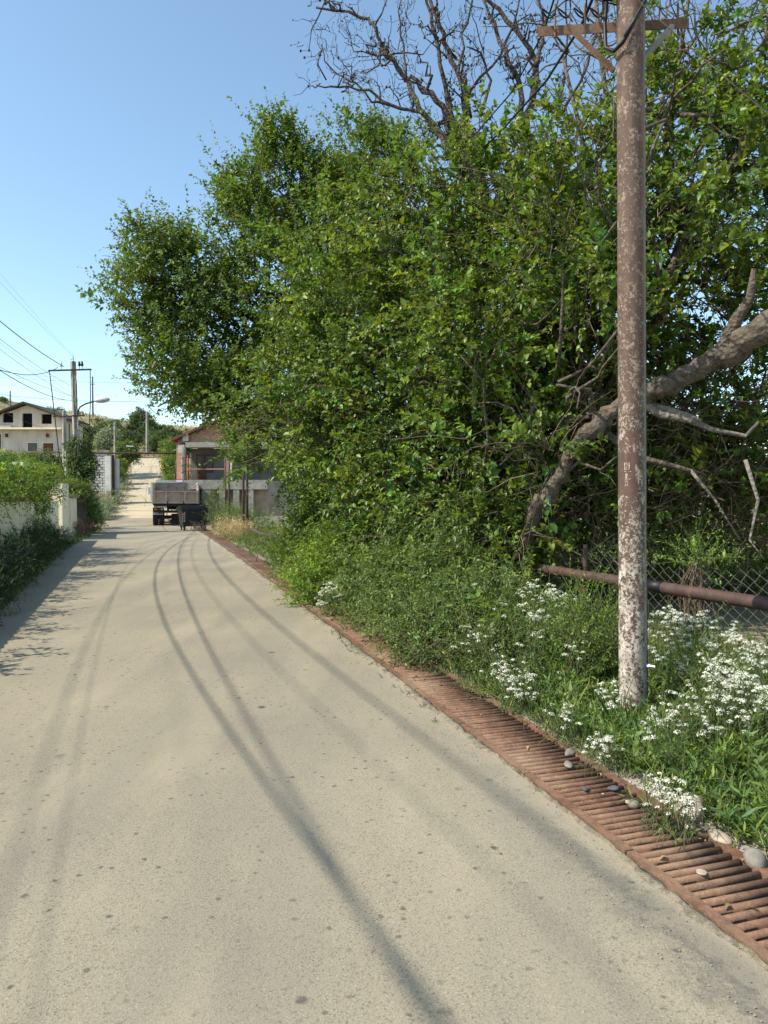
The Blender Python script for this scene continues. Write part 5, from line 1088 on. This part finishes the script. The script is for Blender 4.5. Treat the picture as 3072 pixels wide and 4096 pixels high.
# dry grass over the hill
n_ = 30000; gx = rh.uniform(-130, 60, n_); gy = 98 + 72 * rh.random(n_); P = np.stack([gx, gy, hz(gx, gy) - .02], -1)
leaves('hill_grass', M['leaf_dry'], P, rh.normal(size=(n_, 3)) * .3 + [0, 0, 1], rh.normal(size=(n_, 3)) + [0, -.5, 0], .45 * np.exp(rh.normal(size=n_) * .3), .25, None, 'diamond', tints(n_, .25, .15, rh))
n_ = 16000; gy = 42 + 60 * rh.random(n_); sd_ = rh.random(n_) < .55; gx = np.where(sd_, xl(gy) - .1 - 3 * rh.random(n_) ** 2 * 3, xd(gy) + .5 + 3 * rh.random(n_)); P = np.stack([gx, gy, hz(gx, gy) - .02], -1)
leaves('roadside_grass', M['leaf_olive'], P, rh.normal(size=(n_, 3)) * .35 + [0, 0, 1], rh.normal(size=(n_, 3)) + [0, -.5, 0], .28 * np.exp(rh.normal(size=n_) * .3), .12, None, 'diamond', tints(n_, .3, .25, rh))
n_ = 14000; gy = 6 + 34 * rh.random(n_) ** 1.3; gx = xl(gy) + .12 - 2.0 * rh.random(n_) ** 1.5; P = np.stack([gx, gy, hz(gx, gy) - .02], -1)
leaves('roadside_grass', M['leaf_olive'], P, rh.normal(size=(n_, 3)) * .45 + [0, 0, 1], rh.normal(size=(n_, 3)) + [0, -.5, 0], .13 * np.exp(rh.normal(size=n_) * .3), .08, None, 'diamond', tints(n_, .3, .25, rh))

# ------------------------------------------------------------------ left house
HYc = 85.0
def hp_(px, py): return (px - CX) / FPX * HYc, CAMH + (HY - py) / FPX * HYc
hx0, _ = hp_(-22, 0); hx1, _ = hp_(63.5, 0); _, zeave = hp_(0, 417); _, zslab = hp_(0, 429); _, zapex = hp_(0, 402.5); xap, _ = hp_(27.6, 0)
gb = 6.2
ho = thing('house', 'cream two storey house with gable roof and dark empty attic windows', 'house', (xap, HYc, gb))
def H(x, z): return x - xap, z - gb
def hbox(mb, x0, x1, z0, z1, y0, y1, mi=0):
    a, c_ = H(x0, z0); b_, d_ = H(x1, z1); mb.box(((a + b_) / 2, (y0 + y1) / 2, (c_ + d_) / 2), (b_ - a, y1 - y0, d_ - c_), mi=mi)
xs_l = xap - (hx1 - xap)
mb = MB(); hbox(mb, xs_l, hx1, gb - 1.5, zslab, 0, 5.6); mb.build('wall', M['cream_house'], ho)
# attic front wall with gable, pieced around openings
ops = [(9, 13.8, 413.2, 422.8), (23, 33, 413.5, 428.9), (42.2, 52.4, 414.3, 424)]
opx = [(hp_(a, 0)[0], hp_(b_, 0)[0], hp_(0, d_)[1], hp_(0, c_)[1]) for a, b_, c_, d_ in ((3.5, 14, 413.2, 422.8), (23, 33, 413.5, 428.9), (42.2, 52.4, 414.3, 424))]
def roofz(x): return zapex - .35 - abs(x - xap) * ((zapex - zeave) / (hx1 - xap + .4))
edges = sorted([xs_l, hx1, xap] + [e for o_ in opx for e in o_[:2]])
mb = MB()
for i in range(len(edges) - 1):
    xa, xb = edges[i], edges[i + 1]; xm = (xa + xb) / 2; op = [o_ for o_ in opx if o_[0] <= xm <= o_[1]]
    def prism(z0a, z0b, z1a, z1b):
        vs_ = []
        for y in (0, .25):
            for (x_, z_) in ((xa, z0a), (xb, z0b), (xb, z1b), (xa, z1a)): a, c_ = H(x_, z_); vs_.append((a, y, c_))
        mb.add(vs_, [(0, 1, 2, 3), (7, 6, 5, 4), (0, 4, 5, 1), (1, 5, 6, 2), (2, 6, 7, 3), (3, 7, 4, 0)])
    if op: 
        if op[0][2] > zslab + .02: prism(zslab, zslab, op[0][2], op[0][2])
        prism(op[0][3], op[0][3], roofz(xa), roofz(xb))
    else: prism(zslab, zslab, roofz(xa), roofz(xb))
mb.build('attic_wall', M['cream_house'], ho)
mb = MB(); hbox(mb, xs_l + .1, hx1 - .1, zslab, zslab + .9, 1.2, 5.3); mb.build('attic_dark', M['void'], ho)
mb = MB(); hbox(mb, hx1 - .25, hx1, zslab, zeave - .1, .25, 5.6); mb.build('side_wall', M['cream_house'], ho)
for i, o_ in enumerate(opx):
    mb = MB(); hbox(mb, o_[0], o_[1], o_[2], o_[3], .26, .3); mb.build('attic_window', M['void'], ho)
mb = MB(); hbox(mb, xs_l - .3, hx1 + .2, zslab - .12, zslab + .08, -.9, .0); mb.build('balcony_slab', M['cream'], ho)
mb = MB()
for sgn in (-1, 1):
    xe = xap + sgn * (hx1 - xap + .75); vs_ = []
    for y in (-.9, 6.0):
        for x_, z_ in ((xap, zapex), (xe, zeave - .25), (xe, zeave - .42), (xap, zapex - .22)): a, c_ = H(x_, z_); vs_.append((a, y, c_))
    mb.add(vs_, [(0, 1, 2, 3), (7, 6, 5, 4), (0, 4, 5, 1), (1, 5, 6, 2), (2, 6, 7, 3), (3, 7, 4, 0)])
mb.build('roof', M['roofdark'], ho)
for a, b_, c_, d_, mt in ((28.6, 38, 443, 451.5, 'glass_dark'), (44, 54, 443.3, 452, 'wood_red'), (-8, 2, 434, 449, 'glass_dark')):
    x0, z1 = hp_(a, c_); x1, z0 = hp_(b_, d_)
    mb = MB(); hbox(mb, x0 - .08, x1 + .08, z0 - .08, z1 + .08, -.05, -.003); fr = mb.build('window', M['cream'], ho)
    mb = MB(); hbox(mb, x0, x1, z0, z1, -.08, -.052); pn = mb.build('pane', M[mt], fr)
mb = MB(); a, z1 = hp_(2, 426); b_, z0 = hp_(13, 428.6); hbox(mb, a, b_, z0, z1, -.35, -.01); mb.build('air_conditioner', M['white'], ho)
for px in (7.8, 48.5):
    x_, z_ = hp_(px, 435.5); mb = MB(); hbox(mb, x_ - .12, x_ + .12, z_ - .22, z_ + .2, -.25, -.02); mb.build('wall_lantern', M['wood_red'], ho)
# ------------------------------------------------------------------ right house with brick gable
RY = 46.0
def rp(px, py, Y=RY): return (px - CX) / FPX * Y, CAMH + (HY - py) / FPX * Y
rx0, zev = rp(178.5, 440); xapR, zapR = rp(268, 402); _, zlin = rp(0, 446); _, zfl = rp(0, 481); rx1 = 2 * xapR - rx0
rho = thing('house', 'old grey house with red brick gable and red roof edge behind the truck', 'house', (rx0, RY, .6))
def rbox(mb, x0, x1, z0, z1, y0, y1): mb.box(((x0 + x1) / 2 - rx0, (y0 + y1) / 2, (z0 + z1) / 2 - .6), (x1 - x0, y1 - y0, z1 - z0))
mb = MB(); vs_ = []
for y in (0, .3):
    for x_, z_ in ((rx0, zlin + .2), (rx1, zlin + .2), (rx1, zev), (xapR, zapR), (rx0, zev)): vs_.append((x_ - rx0, y, z_ - .6))
mb.add(vs_, [(0, 1, 2, 3, 4), (9, 8, 7, 6, 5), (0, 5, 6, 1), (1, 6, 7, 2), (2, 7, 8, 3), (3, 8, 9, 4), (4, 9, 5, 0)]); mb.build('brick_gable', M['brick'], rho)
mb = MB(); rbox(mb, rx0 + .6, rx1, zlin - .12, zlin + .2, -.5, .45); mb.build('lintel', M['concrete'], rho)
mb = MB(); rbox(mb, rx0 + .6, rx1, zfl, zlin - .12, .9, 8); mb.build('wall', M['stucco'], rho)
mb = MB(); rbox(mb, rx0 + .2, rx1, -.2, zfl, .02, 8); mb.build('basement_wall', M['stucco'], rho)
mb = MB(); rbox(mb, rx0 - .1, rx0 + .22, -.2, zev - .2, -.05, .4); mb.build('brick_pier', M['brick'], rho)
mb = MB(); rbox(mb, rx0 + .22, rx0 + .42, -.2, zev - .3, -.1, .2); mb.build('white_downpipe', M['white'], rho)
mb = MB()
for sgn in (-1, 1):
    xe = xapR + sgn * (xapR - rx0 + .35); ze = zev - .12; vs_ = []
    for y in (-.5, 9):
        for x_, z_ in ((xapR, zapR + .16), (xe, ze + .16), (xe, ze), (xapR, zapR + .02)): vs_.append((x_ - rx0, y, z_ - .6))
    mb.add(vs_, [(0, 1, 2, 3), (7, 6, 5, 4), (0, 4, 5, 1), (1, 5, 6, 2), (2, 6, 7, 3), (3, 7, 4, 0)])
mb.build('roof', M['roofred'], rho)
mb = MB(); x_, z_ = rp(236, 418); rbox(mb, x_, x_ + .6, z_, z_ + 1.1, .8, 1.4); mb.build('chimney', M['brick'], rho)
x0, z1 = rp(193.6, 454); x1, z0 = rp(210, 472); mb = MB(); rbox(mb, x0, x1, z0, z1, .82, .897); fr = mb.build('window', M['wood_red'], rho)
for k_ in range(2):
    mb = MB(); w_ = (x1 - x0) / 2; rbox(mb, x0 + .07 + k_ * w_, x0 + w_ - .07 + k_ * w_ + .03, z0 + .08, z1 - .08, .80, .818); mb.build('pane', M['glass_dark'], fr)
x0, z1 = rp(194, 471.5); x1, z0 = rp(203, 480.5); mb = MB(); rbox(mb, x0, x1, z0, z1, .84, .895); mb.build('door', M['wood_red'], rho)
x0, z1 = rp(176.5, 440); mb = MB(); rbox(mb, x0 + .5, x0 + .85, z1 - .1, z1 + .3, -.3, -.12); mb.build('meter_box', M['white'], rho)
x0, z1 = rp(180, 452); mb = MB(); rbox(mb, x0, x0 + .42, z1 - .1, z1 + .4, -.4, -.12); mb.build('meter_box', M['lamp'], rho)
for px, mt in ((228, 'orangepipe'), (232, 'white')):
    x0, z1 = rp(px, 457); mb = MB(); rbox(mb, x0, x0 + .12, zfl, z1, -.5, -.35); mb.build('veranda_post', M[mt], rho)
hpole = thing('wire_wrapped_pole', 'wooden pole wrapped in wires at the left corner of the brick house', 'utility pole', ((178.5 - CX) / FPX * 44.5, 44.5, .3))
mb = MB(); mb.tube([(.35, 0, 0), (.36, 0, 4.5)], [.17, .14], 10); mb.build('shaft', M['bark_grey'], hpole, True)
for k_ in range(7): mb = MB(); mb.tube([(.35 + .17 * math.cos(a), .17 * math.sin(a), 1 + .45 * k_ + .03 * a) for a in np.linspace(0, 6.3, 10)], .012, 4); mb.build('wire_wrap', M['cable'], hpole, True)
lb = thing('ladder_bracket', 'rusty steel ladder bracket on the house corner pole', 'ladder', ((183 - CX) / FPX * 44.3, 44.3, 3.2))
for k_ in range(2): mb = MB(); mb.tube([(k_ * .5, 0, 0), (k_ * .5, 0, 1.0)], .02, 5); mb.build('rail', M['rustpipe'], lb)
for k_ in range(3): mb = MB(); mb.tube([(0, 0, .1 + .35 * k_), (.5, 0, .1 + .35 * k_)], .018, 5); mb.build('rung', M['rustpipe'], lb)
x0, z0 = rp(182, 469.3, 45); x1, _ = rp(229, 469.3, 45)
sp_o = thing('rail_pipe', 'thin salmon coloured pipe running along the house veranda', 'pipe', (x0, 45, z0)); mb = MB(); mb.tube([(0, 0, 0), (x1 - x0, 0, 0)], .035, 8); mb.build('pipe', M['orangepipe'], sp_o)
# retaining wall in front of the house
rw = thing('retaining_wall', 'rough grey concrete retaining wall with square openings below the house', 'wall', ((196 - CX) / FPX * 42.5, 42.5, 0))
def wv(px, py): return (px - CX) / FPX * 42.5 - rw.location.x, CAMH + (HY - py) / FPX * 42.5
xs = [189, 203, 211.5, 219, 226, 238, 250, 262]; 
zt_ = wv(0, 480)[1]
mb = MB(); xa, _ = wv(189, 0); xb, _ = wv(268, 0); mb.box(((xa + xb) / 2, 0, zt_ - .28), (xb - xa, .5, .56)); mb.build('capping_beam', M['concrete'], rw)
for px0, px1 in ((203, 211.5), (220, 226), (234, 240), (248, 254)):
    xa, _ = wv(px0, 0); xb, _ = wv(px1, 0); mb = MB(); mb.box(((xa + xb) / 2, 0, (zt_ - .56) / 2 - .1), (xb - xa, .46, zt_ - .56 + .2)); mb.build('pier', M['concrete'], rw)
mb = MB(); xa, _ = wv(189, 0); xb, _ = wv(268, 0); mb.box(((xa + xb) / 2, .35, (zt_ - .56) / 2 - .1), (xb - xa, .2, zt_ - .56 + .2)); mb.build('infill', M['bedpaint'], rw)
lw = thing('low_wall', 'low broken grey wall beside the gas pipes', 'wall', (-5.5, 33, 0)); wallseg(lw, (-6.8, 33, 0), (-1, 31.5, 0), .75, .3, 'concrete', 'wall'); wallseg(lw, (-6.2, 32.4, 0), (-3, 31.8, 0), .35, .5, 'tan_stone', 'footing')
# yield sign
ys = thing('yield_sign', 'white triangular yield sign with red border standing behind the truck', 'road sign', ((179.5 - CX) / FPX * 43.6, 43.6, .1))
zs = CAMH + (HY - 479.3) / FPX * 43.6 - .1
mb = MB(); mb.tube([(0, .03, 0), (0, .03, zs)], .03, 8); mb.build('post', M['lamp'], ys)
def tri(s, y0, y1, zc): return [(x_ * s, y, zc + z_ * s) for y in (y0, y1) for x_, z_ in ((-.5, 0), (.5, 0), (0, -.87))]
mb = MB(); mb.add(tri(.66, -.01, .0, zs), [(0, 2, 1), (3, 4, 5), (0, 1, 4, 3), (1, 2, 5, 4), (2, 0, 3, 5)]); mb.build('border', M['signred'], ys)
mb = MB(); mb.add(tri(.46, -.016, -.012, zs - .06), [(0, 2, 1), (3, 4, 5), (0, 1, 4, 3), (1, 2, 5, 4), (2, 0, 3, 5)]); mb.build('face', M['signwhite'], ys)

# ------------------------------------------------------------------ dump truck
tr = thing('dump_truck', 'old brown dump truck parked on the right seen from behind', 'truck', (-11.55, 39.4, .02), math.atan(.30))
def pb(name, boxes, mat, parent=tr, smooth=False):
    mb = MB()
    for c_, s_ in boxes: mb.box(c_, s_)
    return mb.build(name, M[mat], parent, smooth)
W = 2.40
tg_ = pb('tailgate', [((0, 0, 1.66), (W, .06, .70))], 'bedpaint')
pb('tailgate_frame', [((0, -.055, 1.97), (W, .09, .09)), ((0, -.055, 1.36), (W, .09, .10)), ((-W / 2 + .06, -.055, 1.665), (.12, .09, .52)), ((W / 2 - .06, -.055, 1.665), (.12, .09, .52)), ((-.5, -.055, 1.665), (.11, .09, .52)), ((.5, -.055, 1.665), (.11, .09, .52))], 'bedpaint', tg_)
for x_ in (-.42, .42): pb('latch', [((x_, -.1, 1.36), (.05, .06, .14))], 'steel_dark', tg_)
sL = pb('bed_side', [((-W / 2 - .04, 2.1, 1.85), (.06, 4.3, 1.15))], 'bedwhite'); pb('side_ribs', [((-W / 2 - .09, .1 + k_ * .68, 1.85), (.06, .08, 1.1)) for k_ in range(7)], 'bedwhite', sL)
sR = pb('bed_side', [((W / 2 + .04, 2.1, 1.85), (.06, 4.3, 1.15))], 'bedpaint')
pb('bed_rim', [((-W / 2 - .04, 2.1, 2.45), (.12, 4.3, .05)), ((W / 2 + .04, 2.1, 2.42), (.12, 4.3, .05))], 'bedwhite')
fw = pb('headboard', [((0, 4.2, 1.95), (W, .06, 1.2))], 'bedinner'); pb('headboard_ribs', [((-1.0 + k_ * .5, 4.15, 2.2), (.08, .05, .6)) for k_ in range(5)] + [((0, 4.15, 2.12), (W, .04, .05))], 'bedinner', fw)
pb('headboard_rim', [((-.6, 4.2, 2.585), (1.1, .14, .09)), ((.45, 4.2, 2.57), (1.0, .14, .07))], 'bedwhite', fw)
pb('bed_floor', [((0, 2.1, 1.26), (W, 4.2, .08)), ((0, .05, 1.19), (W - .1, .1, .08))], 'steel_dark')
pb('chassis', [((-.4, 3.2, .95), (.1, 6.2, .22)), ((.4, 3.2, .95), (.1, 6.2, .22)), ((0, .3, .85), (1.9, .1, .14)), ((0, 1.6, 1.08), (.9, .9, .25))], 'steel_dark')
pb('axle', [((0, 1.0, .52), (1.9, .16, .16)), ((0, 1.0, .52), (.45, .4, .4)), ((0, 2.4, .52), (1.9, .16, .16))], 'steel_dark')
mb = MB(); mb.tube([(-.4, -.02, 1.22), (-.15, .1, .8)], .02, 5); mb.tube([(.42, -.02, 1.22), (.18, .1, .85)], .02, 5); mb.tube([(-.45, .2, 1.2), (-.45, .15, .65), (-.3, .15, .6)], .018, 5); mb.build('hanging_chain', M['steel_dark'], tr)
def wheel(x_, y_, w_=.27, r_=.50):
    mb = MB(); mb.tube([(x_ - w_ / 2, y_, r_), (x_ - w_ / 2 + .03, y_, r_), (x_ - w_ / 2 + .05, y_, r_), (x_ + w_ / 2 - .05, y_, r_), (x_ + w_ / 2 - .03, y_, r_), (x_ + w_ / 2, y_, r_)], [r_ * .82, r_ * .95, r_, r_, r_ * .95, r_ * .82], 28)
    wh = mb.build('wheel', M['rubber'], tr, True)
    mb = MB()
    for k_ in range(28):
        a = 2 * math.pi * k_ / 28; mb.box((x_ - w_ * .25, y_ + math.cos(a) * r_, r_ + math.sin(a) * r_), (w_ * .4, .035, .035), Matrix.Rotation(a, 3, 'X')); mb.box((x_ + w_ * .25, y_ + math.cos(a + .1) * r_, r_ + math.sin(a + .1) * r_), (w_ * .4, .035, .035), Matrix.Rotation(a + .1, 3, 'X'))
    mb.build('tread', M['rubber'], wh)
    mb = MB(); mb.tube([(x_ - w_ / 2 - .01, y_, r_), (x_ + w_ / 2 + .01, y_, r_)], r_ * .5, 16); mb.build('rim', M['tan_stone'], wh)
for y_ in (1.0, 2.4):
    for x_ in (-1.08, -.75, .75, 1.08): wheel(x_, y_)
for x_ in (-1.0, 1.0): wheel(x_, 5.3)
for x_ in (-.93, .93):
    mf = pb('mudguard', [((x_, .38, .86), (.56, .04, .42)), ((x_, .6, 1.06), (.56, .45, .03))], 'rubber')
    tl_ = pb('taillight', [((x_ - .14, .345, .98), (.12, .04, .09))], 'amber', mf); pb('red_lens', [((x_ + .02, .345, .98), (.18, .04, .09))], 'redlens', mf); pb('reverse_lens', [((x_ + .2, .345, .98), (.12, .04, .09))], 'paper', mf)
pl_ = pb('number_plate', [((-.93, .35, .74), (.52, .012, .11))], 'paper')
pb('plate_characters', [((-.93 + dx, .342, .74), (.035, .004, .06)) for dx in (-.15, -.1, -.03, .02, .07, .14, .19)], 'steel_dark', pl_)
cb_ = pb('cab', [((0, 5.6, 1.75), (2.3, 1.7, 1.5)), ((0, 5.5, 2.58), (2.2, 1.6, .26))], 'bedwhite'); pb('rear_window', [((0, 4.735, 2.2), (1.4, .02, .4))], 'glass_dark', cb_)
mi_ = pb('mirror', [((-1.47, 5.2, 2.05), (.22, .06, .44))], 'signwhite', cb_); mb = MB(); mb.tube([(-1.15, 5.2, 1.6), (-1.4, 5.2, 1.75), (-1.42, 5.22, 1.9)], .02, 6); mb.build('mirror_arm', M['steel_dark'], cb_)
pb('front_mudguard', [((-1.2, 5.3, .95), (.12, 1.3, .5))], 'bedwhite', cb_)

# ------------------------------------------------------------------ wheeled bin
bn = thing('wheeled_bin', 'big black plastic wheeled rubbish bin with red and white striped sticker', 'rubbish bin', ((193 - CX) / FPX * 35.6, 35.6, .02), R(31))
mb = MB(); L1, D1 = 1.34, .80
mb.box((0, 0, .64), (L1, D1, .88), taper=.84); mb.build('body', M['plastic'], bn)
for k_ in (-.62, -.3, .3, .62): mb = MB(); mb.box((k_ * .93, -.385, .66), (.03, .05, .78), Matrix.Rotation(R(4), 3, 'X')); mb.build('rib', M['plastic'], bn)
mb = MB(); mb.box((0, 0, 1.09), (L1 + .1, D1 + .1, .06)); mb.box((0, 0, 1.14), (L1 + .04, D1 + .04, .05)); mb.box((0, .05, 1.185), (L1 - .1, D1 - .2, .05)); mb.build('lid', M['plastic'], bn)
mb = MB(); mb.tube([(-.45, -.42, 1.0), (-.45, -.5, .98), (-.25, -.5, .98), (-.25, -.42, 1.0)], .018, 6); mb.build('handle', M['plastic'], bn, True)
mb = MB(); mb.box((.0, -.385, .93), (.22, .02, .16)); mb.build('emblem_plate', M['steel_dark'], bn)
st = MB(); st.box((-.57, -.395, .66), (.13, .012, .44), Matrix.Rotation(R(4), 3, 'X')); sto = st.build('sticker', M['paper'], bn)
mb = MB()
for k_ in range(4):
    z = .49 + k_ * .115; vs_ = [(-.635, -.39 - .0, z), (-.505, -.39, z + .06), (-.505, -.39, z + .115), (-.635, -.39, z + .055)]; vs_ = [(x_, -.404 - (zz - .66) * -.07 * -1, zz) for x_, _, zz in vs_]; mb.add(vs_, [(0, 1, 2, 3)])
mb.build('red_stripes', M['signred'], sto)
for x_ in (-.52, .52):
    for y_ in (-.28, .28):
        mb = MB(); mb.tube([(x_ - .03, y_, .1), (x_ + .03, y_, .1)], .10, 16); wl = mb.build('castor', M['rubber'], bn, True)
        mb = MB(); mb.tube([(x_ - .035, y_, .1), (x_ + .035, y_, .1)], .055, 12); mb.build('hub', M['paper'], wl); mb = MB(); mb.box((x_, y_, .19), (.1, .12, .08)); mb.build('fork', M['steel_dark'], wl)
db = thing('dry_branches', 'tangle of dry twigs lying against the wheeled bin', 'branches', ((197 - CX) / FPX * 34.6, 34.6, .02)); r_ = np.random.default_rng(6); pp = []
for i in range(40):
    a_ = np.array([r_.uniform(-.3, .5), r_.uniform(-.2, .2), r_.uniform(0, .1)]); pp.append(branch_poly(a_, a_ + np.array([r_.uniform(-.4, .4), r_.uniform(-.2, .2), r_.uniform(.1, .5)]), 5, .6, r_, 0))
stems('twigs', M['bark_grey'], np.array(pp), np.repeat(np.linspace(.012, .005, 5)[None], 40, 0), db)
print('tris', sum(len(o.data.loop_triangles) if False else sum(max(0, len(p.vertices) - 2) for p in o.data.polygons) if len(o.data.polygons) < 2000 else len(o.data.polygons) * (1 if len(o.data.polygons[0].vertices) == 3 else 2) for o in bpy.data.objects if o.type == 'MESH'))
